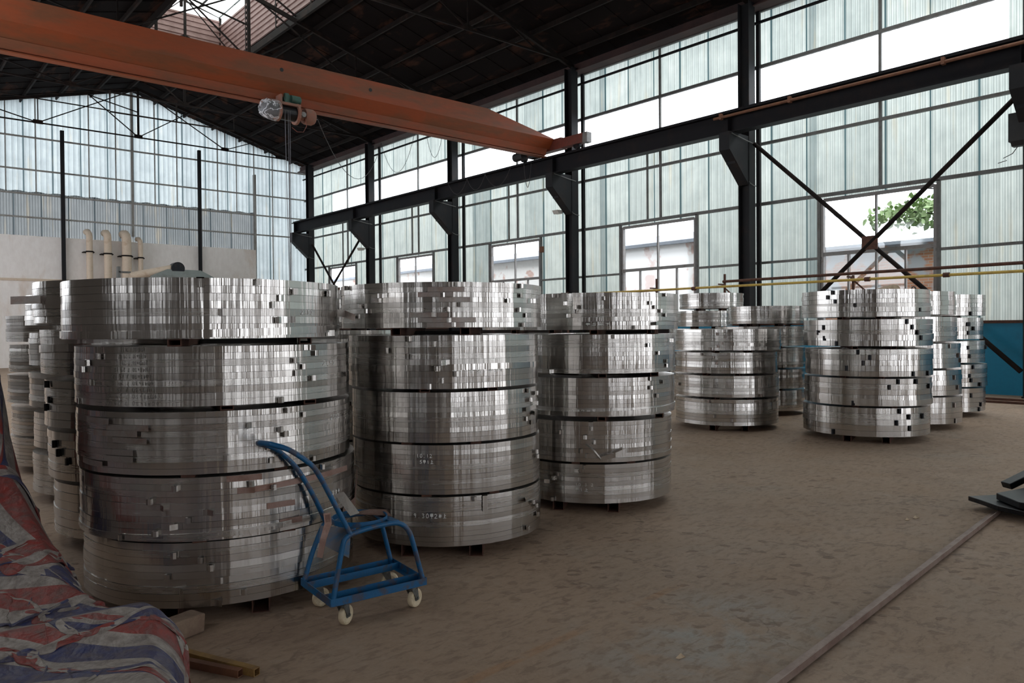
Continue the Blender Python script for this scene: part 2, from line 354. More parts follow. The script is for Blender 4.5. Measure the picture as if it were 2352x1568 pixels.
# ---- right wall: sheets with openings
m = MB(); edge = [YG]+[y for a, b in WIN for y in (b, a)]+[YF]
for i in range(0, len(edge), 2): corr(m, 0, XW, edge[i+1], edge[i], 1.48, 4.45)
corr(m, 0, XW, YF, YG, 4.45, 6.9)
corr(m, 0, XW, 33.3, YG, 6.9, 7.98); corr(m, 0, XW, YF, 5.0, 6.9, 7.98)
corr(m, 0, XW, YF, YG, 7.98, 9.55)
wr = struct(m.build('wall_right', M['sheet_side']))
m = MB()
for a, b in zip([33.3, 28.1, 22.0, 15.9, 13.95, 7.63], [28.12, 22.02, 15.92, 13.97, 7.65, 5.0]): m.b2(XW-.004, XW+.004, b+.01, a-.01, 6.9, 7.98)
m.build('clear_panel', M['glass'], wr)
m = MB(); m.b2(XW-.1, XW+.12, YF, 13.2, 0, 1.44); m.build('dado', M['dado'], wr)
m = MB(); m.b2(XW-.1, XW+.12, 13.2, YG, 0, 1.44); m.build('dark_plinth', M['truss'], wr)  # dark colour put in so the gaps between coils look dark
m = MB(); m.b2(XW-.13, XW+.1, YF, YG, 1.44, 1.50); m.build('rusty_ledge', M['rust'], wr)
# girts of the right wall: each run of steel one trim
n = [2]
def trim(mb, mat):
    o = struct(mb.build('trim_%d' % n[0], mat)); n[0] += 1; return o
for z, w_ in ((3.03, .06), (4.52, .08), (6.04, .07), (8.0, .08), (9.42, .10)):
    m = MB()
    if z == 3.03:
        for i in range(0, len(edge), 2): m.b2(XW-.09, XW-.03, edge[i+1], edge[i], z-w_/2, z+w_/2)
    else: m.b2(XW-.10, XW-.03, YF, YG, z-w_/2, z+w_/2)
    trim(m, M['girt'])
m = MB()                                       # slim uprights between the columns
for a, b in zip(COLY[:-1], COLY[1:]):
    mid = (a+b)/2; m.b2(XW-.09, XW-.035, mid-.03, mid+.03, 4.5, 9.4)
    if (a, b) != (COLY[4], COLY[5]): m.b2(XW-.09, XW-.035, mid+.45, mid+.49, 4.5, 6.9)
for y0, y1 in WIN:
    m.b2(XW-.1, XW-.03, y0-.09, y0-.02, 1.5, 4.5); m.b2(XW-.1, XW-.03, y1+.02, y1+.09, 1.5, 4.5)
trim(m, M['girt'])
# ---- windows
for i, (y0, y1) in enumerate(WIN[:5]):
    m = MB(); t_ = .05
    m.b2(XW-.07, XW+.03, y0-.02, y0+t_, WZ0+.02, WZ1); m.b2(XW-.07, XW+.03, y1-t_, y1+.02, WZ0+.02, WZ1)
    m.b2(XW-.07, XW+.03, y0+t_, y1-t_, WZ0+.02, WZ0+.08); m.b2(XW-.07, XW+.03, y0+t_, y1-t_, WZ1-.05, WZ1+.02)
    fr = struct(m.build('window_%d' % (i+1), M['frame']))
    m = MB(); m.b2(XW-.06, XW+.02, y0+t_, y1-t_, WT-.04, WT+.04); m.build('transom', M['frame'], fr)
    my = (y0+y1)/2
    for q, (a, z0, z1) in enumerate([(my, WT+.04, WZ1-.05)]+[(y0+(y1-y0)*k/4, WZ0+.08, WT-.04) for k in (1, 2, 3)]):
        m = MB(); m.b2(XW-.05, XW+.01, a-.02, a+.02, z0, z1); m.build('mullion', M['frame'], fr)
    for a, b, z0, z1 in [(y0+t_, my-.02, WT+.04, WZ1-.05), (my+.02, y1-t_, WT+.04, WZ1-.05)]+[(y0+(y1-y0)*k/4+.02, y0+(y1-y0)*(k+1)/4-.02, WZ0+.08, WT-.04) for k in range(4)]:
        if i == 4 and a < y0+.2 and z1 < 3.2: continue          # this lower casement stands open, showing brick
        m = MB(); m.b2(XW-.012, XW-.006, a, b, z0, z1); m.build('pane', M['glass'], fr)
# ---- gable wall
m = MB(); gx = 14.86
gy = YG
corr(m, 1, gy, -3, gx, 7.12, lambda x: rz(x)+.02, .2, .03, -1); corr(m, 1, gy, gx, XW, 0, lambda x: rz(x)+.02, .2, .03, -1)
wb = struct(m.build('wall_back', M['sheet_gable']))
m = MB(); corr(m, 1, gy-.06, -3, gx, 5.0, lambda x: 7.15+.02*math.sin(x*9), .1, .03, -1); m.build('grey_ribbed_band', M['sheet_grey'], wb)
m = MB(); m.b2(-3, gx, gy-.22, gy-.02, 0, 5.34); m.build('plastered_wall', M['plaster'], wb)
m = MB(); m.b2(-3, gx, gy-.27, gy-.22, 3.50, 3.60); m.build('ledge', M['flue'], wb)
for z in (6.10, 7.05, 8.03, 9.35):
    m = MB(); m.b2(-3, XW, gy-.16, gy-.08, z-.03, z+.03); trim(m, M['girt_light'])
m = MB()
for x in [4.65, 5.7, 7.65, 8.7, 10.3, 11.25, 13.1, 14.0, gx, 15.8, 16.7]:
    m.b2(x-.02, x+.02, gy-.075, gy-.035, 7.1 if x < gx else 0, rz(x)-.02)
m.b2(9.3, 9.4, gy-.12, gy-.035, 5.6, rz(9.3)-.02); m.b2(gx-.05, gx+.05, gy-.2, gy-.03, 0, 9.0); trim(m, M['girt_light'])
for x, nm in ((6.6, 'left'), (12.15, 'right')):
    m = MB(); m.b2(x-.07, x+.07, gy-.42, gy-.40, 0, 9.75); m.b2(x-.07, x+.07, gy-.33, gy-.31, 0, 9.75); m.b2(x-.006, x+.006, gy-.40, gy-.33, 0, 9.75)
    o = m.build('gable_post', M['column'], origin=(x, gy-.35, 0)); tag(o, 'tall black steel post against the bright gable wall, %s one of two' % nm, 'post', 'gable wall posts')
# ---- left and front walls (behind the picture), with unseen openings added to light the hall
t = NT('grey_painted_wall'); t.pbr(t.mix(t.noise(t.coord(), 1.2, 5), (.40, .345, .29), (.50, .44, .37)), .85); M['wall'] = t.m
m = MB(); zt = rz(XL)
m.b2(XL-.15, XL, YF, YG, 0, 2.2); m.b2(XL-.15, XL, YF, YG, 6.3, zt+.02)
for a, b in ((YF, -3.6), (-2.9, 1.0), (1.6, 3.6), (4.3, 11.5), (13.4, 14.4), (20, 20.6), (27, 27.6), (34, YG)): m.b2(XL-.15, XL, a, b, 2.2, 6.3)
t = NT('dark_brown_wall'); t.pbr(t.mix(t.noise(t.coord(), 1.2, 5), (.13, .11, .10), (.18, .155, .14)), .85); M['wall_dark'] = t.m
struct(m.build('wall_left', M['wall_dark']))
m = MB()
prof = [(XL-.15, rz(XL)), (RX, RZ), (XW+.15, rz(XW+.15))]
def fwall(x0, x1, z0, z1=None):
    if z1 is None: m.prism([(x0, YF-.15, z0), (x1, YF-.15, z0), (x1, YF-.15, rz(x1))]+([(RX, YF-.15, RZ)] if x0 < RX < x1 else [])+[(x0, YF-.15, rz(x0))], (0, .15, 0))
    else: m.b2(x0, x1, YF-.15, YF, z0, z1)
fwall(XL-.15, XW+.15, 5.2)
for a, b in ((XL-.15, -1.4), (-.6, 1.5), (2.4, 4.6), (5.5, 8.0), (9.6, 12.0), (15.0, XW+.15)): fwall(a, b, 0, 5.2)  # doorway gaps added out of view for light and coil reflections
struct(m.build('wall_front', M['wall']))
# ---- roof
MX0, MX1, MY0, MY1, MZ = 7.3, 10.9, 14.1, 29.6, 13.45
m = MB(); th = .06
def slope(x0, x1, y0, y1):
    m.add([(x0, y0, rz(x0)), (x1, y0, rz(x1)), (x1, y1, rz(x1)), (x0, y1, rz(x0)), (x0, y0, rz(x0)+th), (x1, y0, rz(x1)+th), (x1, y1, rz(x1)+th), (x0, y1, rz(x0)+th)],
          [(0, 3, 2, 1), (4, 5, 6, 7), (0, 1, 5, 4), (1, 2, 6, 5), (2, 3, 7, 6), (3, 0, 4, 7)])
Y0, Y1 = YF-.3, YG+.25
SK = [(-1.8, 1.6, 9.0, 18.0), (10.95, 16.8, 1.5, 9.6)]       # unseen roof sheets added to brighten the floor, left slope and right slope
def slope_h(x0, x1, hole):
    hx0, hx1, hy0, hy1 = hole
    slope(x0, hx0, Y0, Y1); slope(hx1, x1, Y0, Y1); slope(hx0, hx1, Y0, hy0); slope(hx0, hx1, hy1, Y1)
slope_h(XL-.3, MX0, SK[0]); slope_h(MX1, XW+.35, SK[1])
for a, b in ((MX0, RX), (RX, MX1)): slope(a, b, Y0, MY0); slope(a, b, MY1, Y1)
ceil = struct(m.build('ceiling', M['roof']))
m = MB()
for hx0, hx1, hy0, hy1 in SK:
    m.add([(hx0, hy0, rz(hx0)+.03), (hx1, hy0, rz(hx1)+.03), (hx1, hy1, rz(hx1)+.03), (hx0, hy1, rz(hx0)+.03)], [(0, 1, 2, 3)])
m.build('added_daylight_sheet', M['sheet_sky'], ceil)
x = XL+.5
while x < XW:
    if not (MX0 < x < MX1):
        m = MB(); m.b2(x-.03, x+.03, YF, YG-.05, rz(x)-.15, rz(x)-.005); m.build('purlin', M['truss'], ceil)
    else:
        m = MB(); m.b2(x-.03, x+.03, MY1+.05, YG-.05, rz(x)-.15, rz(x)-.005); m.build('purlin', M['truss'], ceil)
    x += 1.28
# seams of the roof sheets, a lip on each lap
m = MB(); y = YF+.6
while y < YG:
    for a, b in ((XL, MX0 if MY0 < y < MY1 else RX), (MX1 if MY0 < y < MY1 else RX, XW)):
        m.bar((a, y, rz(a)-.012), (b, y, rz(b)-.012), .035, .02)
    y += 1.02
m.build('sheet_lap', M['roof'], ceil)
# raised ridge monitor with daylight roof
m = MB()
def hcorr(a, b, z0, z1, out_):                 # sheets with level ribs
    z = z0; k = 0; pts = []
    while z < z1:
        for fr, d in ((0, 0), (.4, 0), (.5, 1), (.85, 1)): pts.append((min(z+fr*.19, z1), d*.035))
        z += .19
    vs = []
    for zz, d in pts:
        vs += [(a[0]+out_[0]*d, a[1]+out_[1]*d, zz), (b[0]+out_[0]*d, b[1]+out_[1]*d, zz)]
    m.add(vs, [(2*i, 2*i+1, 2*i+3, 2*i+2) for i in range(len(pts)-1)])
hcorr((MX1, MY0), (MX1, MY1), rz(MX1)-.02, MZ-.22, (-1, 0)); hcorr((MX0, MY0), (MX0, MY1), rz(MX0)-.02, MZ-.22, (1, 0))
hcorr((MX0, MY1), (MX1, MY1), rz(MX1)-.02, MZ-.05, (0, -1)); hcorr((MX0, MY0), (MX1, MY0), rz(MX1)-.02, MZ-.05, (0, 1))
struct(m.build('wall_monitor', M['pink_sheet']))
m = MB(); ov = .25; zr = MZ+.5
for xa, xb in ((MX0-ov, RX), (RX, MX1+ov)):
    za, zb = (MZ, zr) if xa < RX-.1 else (zr, MZ)
    m.add([(xa, MY0-ov, za), (xb, MY0-ov, zb), (xb, MY1+ov, zb), (xa, MY1+ov, za)], [(0, 1, 2, 3)])
o = struct(m.build('ceiling_monitor', M['sheet_roof']))
m = MB()
for x in (MX0+.03, 8.6, RX, 10.1, MX1-.03):
    z = zr-(zr-MZ)*abs(x-RX)/(RX-MX0+ov); m.bar((x, MY0, z-.05), (x, MY1, z-.05), .05, .07)
y = MY0
while y <= MY1+.01:
    for s_ in (-1, 1):
        xe = RX+s_*(MX1-RX); z = zr-(zr-MZ)*(MX1-RX)/(RX-MX0+ov)
        m.bar((RX, y, zr-.06), (xe, y, z-.06), .04, .06)
        m.b2(xe-.04, xe+.04, y-.04, y+.04, rz(xe)-.1, z)
    y += 2.58333
trim(m, M['truss'])
m = MB()                                       # curb beams beside the opening
for xe in (MX0, MX1): m.b2(xe-.05, xe+.05, MY0-.05, MY1+.05, rz(xe)-.26, rz(xe)-.02)
m.b2(MX0, MX1, MY1-.05, MY1+.05, rz(MX1)-.2, rz(MX1)); trim(m, M['truss'])
m = MB(); m.tube([(17.42, YF+.2, 9.10), (17.42, YG-.1, 9.06)], .04, 8); trim(m, M['runway'])
# eave beam and hanging pipe on the right
m = MB(); m.b2(XW-.35, XW-.18, YF, YG-.1, 9.42, 9.68); m.b2(XW-.5, XW-.1, YF, YG-.1, 9.40, 9.43)
trim(m, worn('rust_red_eave_beam', (.06, .028, .025), (.03, .018, .018), 1.5, .4, .6, .8))

# ================================================================== roof trusses
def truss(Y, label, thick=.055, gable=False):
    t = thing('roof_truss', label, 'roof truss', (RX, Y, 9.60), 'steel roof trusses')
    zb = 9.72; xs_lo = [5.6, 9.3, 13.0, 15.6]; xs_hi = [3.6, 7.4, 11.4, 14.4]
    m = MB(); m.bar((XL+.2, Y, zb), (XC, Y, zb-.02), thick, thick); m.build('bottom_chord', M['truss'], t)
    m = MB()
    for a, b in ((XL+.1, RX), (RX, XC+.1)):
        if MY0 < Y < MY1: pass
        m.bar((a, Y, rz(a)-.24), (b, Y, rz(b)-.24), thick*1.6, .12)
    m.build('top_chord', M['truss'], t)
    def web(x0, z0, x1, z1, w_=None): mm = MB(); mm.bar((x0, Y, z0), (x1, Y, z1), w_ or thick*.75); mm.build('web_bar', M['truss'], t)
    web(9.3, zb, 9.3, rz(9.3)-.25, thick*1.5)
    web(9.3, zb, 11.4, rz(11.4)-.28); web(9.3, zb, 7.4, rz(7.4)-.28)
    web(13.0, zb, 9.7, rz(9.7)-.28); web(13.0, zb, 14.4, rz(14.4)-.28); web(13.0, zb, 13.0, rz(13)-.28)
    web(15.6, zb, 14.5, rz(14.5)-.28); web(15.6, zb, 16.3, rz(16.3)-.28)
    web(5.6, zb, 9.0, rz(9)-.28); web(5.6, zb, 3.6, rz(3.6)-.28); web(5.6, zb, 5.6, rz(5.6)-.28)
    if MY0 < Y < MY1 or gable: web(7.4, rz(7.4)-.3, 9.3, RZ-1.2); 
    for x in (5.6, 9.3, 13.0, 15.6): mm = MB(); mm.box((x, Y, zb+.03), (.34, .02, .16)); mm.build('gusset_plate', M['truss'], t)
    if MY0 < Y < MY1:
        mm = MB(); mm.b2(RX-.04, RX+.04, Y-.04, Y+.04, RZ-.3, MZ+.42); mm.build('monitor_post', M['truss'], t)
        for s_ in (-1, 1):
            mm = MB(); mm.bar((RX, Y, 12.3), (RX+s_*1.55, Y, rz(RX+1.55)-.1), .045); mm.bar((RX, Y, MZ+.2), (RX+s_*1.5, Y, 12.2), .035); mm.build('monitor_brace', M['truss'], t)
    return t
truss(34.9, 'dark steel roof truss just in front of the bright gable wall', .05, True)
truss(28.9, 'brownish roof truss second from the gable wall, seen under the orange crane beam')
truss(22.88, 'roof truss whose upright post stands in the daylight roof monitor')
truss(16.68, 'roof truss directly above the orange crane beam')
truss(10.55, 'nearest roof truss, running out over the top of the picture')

# conduit hung on the second truss
m = MB(); Yh = 28.7
m.tube([(3.6, Yh, 9.02), (6.75, Yh, 9.02)], .02, 6); m.tube([(6.75, Yh, 9.7), (6.75, Yh, 8.98), (11.05, Yh, 9.02), (11.05, Yh, 9.5)], .03, 6); m.tube([(8.95, Yh, 9.7), (8.95, Yh, 9.0)], .03, 6)
o = m.build('conduit_frame', M['truss'], origin=(9, Yh, 9.02)); tag(o, 'thin dark conduit frame hanging under the second roof truss before the gable', 'conduit')

# ================================================================== columns, posts, runway
XB = 16.35
names = ['in the far corner beside the gable wall', 'second from the far corner, left of the small window',
         'third from the far corner, above the second coil stack', 'behind the right end of the orange crane beam',
         'tall and nearest in full view, with the big braces on its right', 'cut off by the right edge of the picture']
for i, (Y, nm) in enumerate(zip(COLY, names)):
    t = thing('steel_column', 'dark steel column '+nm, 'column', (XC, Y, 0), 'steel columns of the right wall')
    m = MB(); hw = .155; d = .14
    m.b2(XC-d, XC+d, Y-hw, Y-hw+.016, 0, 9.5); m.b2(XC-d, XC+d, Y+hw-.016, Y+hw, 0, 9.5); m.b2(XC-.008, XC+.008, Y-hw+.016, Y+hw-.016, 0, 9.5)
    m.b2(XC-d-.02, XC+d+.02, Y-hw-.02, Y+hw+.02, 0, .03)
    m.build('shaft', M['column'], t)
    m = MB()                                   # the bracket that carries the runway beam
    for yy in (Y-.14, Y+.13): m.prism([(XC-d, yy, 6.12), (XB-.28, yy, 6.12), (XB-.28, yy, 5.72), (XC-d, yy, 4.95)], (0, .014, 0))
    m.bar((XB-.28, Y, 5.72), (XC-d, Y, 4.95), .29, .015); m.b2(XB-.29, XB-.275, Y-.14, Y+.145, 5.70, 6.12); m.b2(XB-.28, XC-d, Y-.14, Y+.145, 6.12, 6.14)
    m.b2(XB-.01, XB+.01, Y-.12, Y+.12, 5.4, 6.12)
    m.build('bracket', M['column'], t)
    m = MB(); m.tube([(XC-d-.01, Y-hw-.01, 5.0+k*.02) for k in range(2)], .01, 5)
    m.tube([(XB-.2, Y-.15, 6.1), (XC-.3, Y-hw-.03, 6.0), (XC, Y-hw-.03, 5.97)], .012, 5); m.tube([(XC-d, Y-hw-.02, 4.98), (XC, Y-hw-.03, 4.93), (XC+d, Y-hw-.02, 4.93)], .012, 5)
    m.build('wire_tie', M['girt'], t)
posts = ['far corner', 'second', 'third', 'fourth', 'fifth']
for Y, nm in zip(COLY[1:5], ['the column left of the small window', 'the column above the second coil stack', 'the column at the crane beam end', 'the nearest full column']):
    m = MB(); m.b2(XW-.13, XW-.04, Y-.10, Y-.01, 0, 9.45)
    o = m.build('wall_post', M['column'], origin=(XW-.08, Y-.05, 0)); tag(o, 'slim dark wall post standing just right of '+nm, 'post', 'slim wall posts')
t = thing('runway_beam', 'long dark crane runway beam running the length of the right wall on brackets', 'runway beam', (XB, 15, 6.14))
m = MB(); ya, yb = YF+.5, 34.95
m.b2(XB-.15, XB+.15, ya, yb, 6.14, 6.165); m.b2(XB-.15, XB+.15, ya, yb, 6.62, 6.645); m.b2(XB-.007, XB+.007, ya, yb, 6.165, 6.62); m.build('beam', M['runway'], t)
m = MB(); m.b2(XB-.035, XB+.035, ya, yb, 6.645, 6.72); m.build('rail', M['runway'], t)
for y in COLY:
    m = MB(); m.b2(XB-.14, XB-.007, y-.006, y+.006, 6.165, 6.62); m.build('stiffener', M['runway'], t)
m = MB(); m.tube([(XB-.20, ya, 6.53), (XB-.20, 10.9, 6.53)], .035, 8)
for y in (2.5, 5.7, 8.9, 10.7): m.b2(XB-.24, XB-.14, y-.03, y+.03, 6.48, 6.62)
m.build('conductor_pipe', M['rust_pipe'], t, smooth='auto')
# braces
def brace(ya, za, yb, zb, yc, zc, yd, zd, label):
    t = thing('cross_brace', label, 'brace', (XC, (ya+yb)/2, (za+zb)/2))
    m = MB(); m.tube([(XC, ya, za), (XC, yb, zb)], .05, 10); m.build('diagonal', M['truss'], t, smooth='auto')
    m = MB(); m.tube([(XC-.03, yc, zc), (XC-.03, yd, zd)], .05, 10); m.build('diagonal', M['truss'], t, smooth='auto')
    m = MB(); m.box((XC-.05, (ya+yb)/2 if abs(ya-yb) > 1 else ya, 3.24), (.03, .34, .30)); m.build('gusset_plate', M['rust'], t)
brace(10.34, 5.96, 4.64, .50, 4.64, 5.86, 10.34, .60, 'large rusty X brace in front of the big window with the tree')
brace(34.40, 5.6, 29.12, .6, 29.12, 5.9, 34.40, 1.9, 'dark X brace between the two farthest columns')
# ================================================================== crane
CY = 16.9
t = thing('overhead_crane', 'orange painted single girder overhead crane spanning the hall', 'crane', (XB, CY, 6.72))
def sec(x, zt, hw=.30):      # cross-section of the box girder
    return [(x, CY-hw, zt), (x, CY+hw, zt), (x, CY+hw, 7.15), (x, CY+.09, 6.88), (x, CY-.09, 6.88), (x, CY-hw, 7.15)]
m = MB(); xs = [(-2.6, 7.62), (13.62, 7.62), (16.2, 7.17)]; vs = []
for x, z in xs: vs += sec(x, z)
fs = [(0, 1, 2, 3, 4, 5), tuple(range(12, 18))[::-1]]
for i in range(2):
    for k in range(6): a = i*6+k; b = i*6+(k+1) % 6; fs.append((a, a+6, b+6, b))
m.add(vs, fs); m.build('box_girder', M['crane'], t)
m = MB(); m.b2(-2.6, 16.1, CY-.008, CY+.008, 6.66, 6.88); m.b2(-2.6, 16.1, CY-.10, CY+.10, 6.635, 6.655); m.prism([(-2.6, CY-.05, 6.70), (-2.6, CY-.11, 6.88), (-2.6, CY+.11, 6.88), (-2.6, CY+.05, 6.70)], (18.7, 0, 0)); m.build('lower_beam', M['crane'], t)
for x in (7.511, 9.84):
    m = MB(); m.lathe((x, CY-.304, 7.39), (0, 1, 0), [(0, .0), (0, .045), (.02, .045)], 16); m.build('lug_hole', M['black'], t)
m = MB(); m.b2(XB-.11, XB+.11, 15.45, 18.4, 6.86, 7.14); m.b2(XB-.13, XB+.13, 16.3, 17.5, 6.84, 7.17); m.build('end_truck', M['crane_truck'], t, bevel=.01)
for y in (15.75, 18.1):
    m = MB(); m.lathe((XB-.05, y, 6.855), (1, 0, 0), [(0, 0), (0, .13), (.1, .13), (.1, 0)], 20); m.build('travel_wheel', M['black_steel'], t, smooth='auto')
m = MB(); m.box((XB, 15.36, 6.99), (.2, .18, .3)); m.build('buffer', M['frame'], t, bevel=.01)
m = MB(); m.lathe((XB-.38, 17.7, 6.82), (0, 1, 0), [(0, 0), (0, .13), (.42, .13), (.42, 0)], 12); m.box((XB-.3, 17.3, 6.8), (.25, .3, .25)); m.build('travel_motor', M['black'], t)
# hoist under the girder
HX, HZ, HY = 7.95, 6.33, CY
t = thing('electric_hoist', 'rusty electric hoist wrapped in clear plastic, hanging under the orange beam', 'hoist', (HX, HY, HZ))
m = MB(); m.lathe((7.40, HY-.30, 6.42), (1, 0, 0), [(0, 0), (0, .17), (.42, .17), (.42, 0)], 28); m.build('rope_drum', M['grease'], t, smooth='auto')
m = MB(); m.b2(7.40, 7.90, HY-.47, HY-.12, 6.56, 6.62); m.lathe((7.82, HY-.30, 6.42), (1, 0, 0), [(0, .15), (0, .235), (.06, .235), (.06, .15)], 24); m.lathe((7.38, HY-.30, 6.42), (1, 0, 0), [(0, .15), (0, .22), (.05, .22), (.05, .15)], 24)
m.b2(7.45, 7.50, HY-.35, HY-.10, 6.5, 6.82); m.b2(7.85, 7.90, HY-.35, HY-.10, 6.5, 6.82); m.build('housing', M['hoist_rust'], t)
m = MB(); m.lathe((7.88, HY-.30, 6.42), (1, 0, 0), [(0, 0), (0, .10), (.16, .10), (.16, .17), (.20, .185), (.36, .185), (.42, .15), (.43, 0)], 28); m.build('hoist_motor', M['hoist_rust'], t, smooth='auto')
m = MB(); m.lathe((7.95, HY-.46, 6.40), (0, -1, 0), [(0, 0), (0, .06), (.05, .06), (.06, 0)], 12); m.build('junction_box', M['frame'], t)
m = MB(); m.lathe((7.38, HY-.30, 6.45), (-1, 0, 0), [(0, 0), (0, .17), (.12, .19), (.28, .16), (.34, .1), (.35, 0)], 20); m.build('gearbox', M['black_steel'], t, smooth='auto')
m = MB(); hp = []; prof = [(-.03, .20), (.03, .235), (.15, .235), (.30, .215), (.38, .16), (.41, .02)]
m.lathe((7.40, HY-.30, 6.44), (-1, 0, 0), prof, 22)
m.v = [(x+random.uniform(-.012, .012), y+random.uniform(-.016, .016), z+random.uniform(-.018, .018)) for x, y, z in m.v]
m.build('plastic_wrap', M['plastic'], t, smooth=True)
m = MB(); m.lathe((7.66, HY-.14, 6.74), (0, -1, 0), [(0, 0), (0, .11), (.18, .11), (.18, .0)], 18); m.box((7.62, HY-.28, 6.74), (.09, .1, .26)); m.lathe((7.72, HY-.30, 6.75), (1, 0, 0), [(0, 0), (0, .1), (.22, .1), (.24, .07), (.26, 0)], 18); m.build('trolley_motor', M['hoist_green'], t, smooth='auto')
m = MB()
for x in (7.52, 7.84): m.lathe((x, HY-.09, 6.67), (0, 1, 0), [(0, 0), (0, .06), (.05, .06), (.05, 0)], 14); m.lathe((x, HY+.05, 6.67), (0, 1, 0), [(0, 0), (0, .06), (.05, .06), (.05, 0)], 14)
m.build('trolley_wheel', M['black_steel'], t, smooth='auto')
for x, dx in ((7.50, .10), (7.58, .04), (7.62, .02)):
    m = MB(); m.tube([(x, HY-.47, 6.42), (x+dx*.4, HY-.46, 4.2), (x+dx, HY-.45, 1.2)], .007, 6); m.build('hoist_rope', M['rope'], t)
m = MB(); m.box((7.62, HY-.45, 1.08), (.10, .05, .26)); m.tube([(7.62+.07*math.sin(a), HY-.45, .88-.07*math.cos(a)) for a in np.linspace(2.9, -1.3, 12)], .015, 8); m.build('hook_block', M['crane_truck'], t)
m = MB(); m.tube([(8.0, HY-.47, 6.35), (8.03, HY-.47, 6.15), (7.95, HY-.47, 6.0), (7.8, HY-.47, 5.98), (7.7, HY-.4, 6.08)], .008, 5); m.build('loose_cable', M['crane_truck'], t)
# cables
def cat(a, b, sag, n_=14):
    a = Vector(a); b = Vector(b); return [a.lerp(b, k/n_)-Vector((0, 0, 4*sag*(k/n_)*(1-k/n_))) for k in range(n_+1)]
cab = [([(8.4, 17.1, 6.6), (9.9, 17.6, 6.62)], .12, 'thin cable leading right from the hoist to its hanging point'),]
def cable(paths, label, r=.009):
    m = MB()
    for a, b, s_ in paths: m.tube(cat(a, b, s_), r, 5)
    o = m.build('hanging_cable', M['wire'], origin=paths[0][0]); tag(o, label, 'cable', 'loose cables under the crane')
EC = (17.22, 9.40)
def ep(y): return (EC[0], y, EC[1])
cable([((8.35, 16.75, 6.45), (8.75, 17.3, 6.62), .02), ((8.75, 17.3, 6.62), ep(28.2), 1.5)], 'long sagging cable from the hoist to the roof edge behind the crane beam')
cable([(ep(28.2), ep(25.6), 1.45)], 'deep U-shaped loop of cable hanging in front of the clear window strip')
cable([(ep(24.9), ep(23.6), 1.3)], 'narrow loop of cable right of the deep U-shaped one')
cable([((XB-.16, 22.0, 6.62), (XB-.16, 20.9, 6.62), .45), ((XB-.16, 20.9, 6.62), (XB-.16, 19.9, 6.62), .45), ((XB-.16, 19.9, 6.62), (XB-.16, 18.6, 6.62), .5)], 'cable slung in three bights along the runway beam left of the crane')
cable([((XB-.16, 17.95, 6.62), (XB-.16, 17.6, 6.62), .75)], 'narrow cable loop hanging below the crane end')
# small fixtures
def flood(x, y, z, label):
    t = thing('flood_lamp', label, 'lamp', (x, y, z), 'flood lamps on the columns')
    m = MB(); m.prism([(x-.34, y-.03, z+.06), (x-.10, y-.03, z+.07), (x-.10, y-.03, z-.04), (x-.27, y-.03, z-.05)], (0, .22, 0)); m.build('housing', M['lamp'], t)
    m = MB(); m.bar((x-.11, y+.08, z+.03), (x+.05, y+.08, z+.04), .03); m.build('arm', M['column'], t)
flood(XC-.17, 16.85, 5.02, 'small pale flood lamp on the column at the crane beam end')
flood(XC-.17, 29.0, 4.9, 'small pale flood lamp on the column left of the small window')
t = thing('switch_box', 'dark metal box hung on the column at the right picture edge', 'box', (XC-.2, 4.6, 5.1))
m = MB(); m.b2(XC-.42, XC-.17, 4.36, 4.74, 4.86, 5.40); m.build('housing', M['black'], t, bevel=.01)
m = MB(); m.prism([(XC-.42, 4.4, 4.86), (XC-.17, 4.4, 4.86), (XC-.22, 4.4, 4.78), (XC-.37, 4.4, 4.78)], (0, .3, 0)); m.build('cable_gland', M['black'], t)
m = MB(); m.tube([(XC-.3, 4.6, 4.8), (XC-.3, 4.7, 4.66), (XC-.28, 4.86, 4.60), (XC-.28, 4.80, 4.55), (XC-.28, 4.95, 4.52)], .008, 5); m.build('loose_wire', M['wire'], t)
m = MB(); m.b2(XW-.16, XW-.1, 18.42, 18.58, 3.95, 4.15); o = m.build('junction_box', M['rust_pipe'], origin=(XW-.13, 18.5, 4.0), bevel=.005); tag(o, 'small brown box on the wall right of the third window', 'box')
# ================================================================== pipes before the wall
PX = 15.0
t = thing('pipe_rack', 'rust brown steel pipe on posts running above the yellow pipe', 'pipe', (PX, 8, 0))
m = MB(); m.tube([(PX, 1.5, 2.46), (PX, 9.9, 2.44)], .03, 8); m.tube([(PX+.1, 9.9, 2.34), (PX+.1, 17.0, 2.30)], .025, 8); m.build('brown_pipe', M['rust'], t, smooth='auto')
for y in (3.98, 7.0, 9.95, 11.9, 15.0):
    m = MB(); m.b2(PX+.13, PX+.17, y-.02, y+.02, 0, 2.62 if y in (9.95, 11.9) else 2.42); m.bar((PX-.1, y, 2.38), (PX+.17, y, 2.38), .03, .03); m.bar((PX+.0, y-.02, 2.36), (PX+.15, y-.35, 2.0), .03, .03); m.build('post', M['rust'], t)
t2 = thing('gas_pipe', 'slim yellow pipe running level in front of the windows on the right', 'pipe', (PX-.12, 8, 2.3))
m = MB(); m.tube([(PX-.12, 1.5, 2.30), (PX-.12, 14.5, 2.33), (PX-.12, 17.5, 2.25)], .026, 8); m.build('pipe', M['yellow_pipe'], t2, smooth='auto')
m = MB()
for y in (5.2, 6.6, 10.6): m.lathe((PX-.12, y-.05, 2.31), (0, 1, 0), [(0, .03), (0, .045), (.1, .045), (.1, .03)], 10)
m.build('coupling', M['rust'], t2)
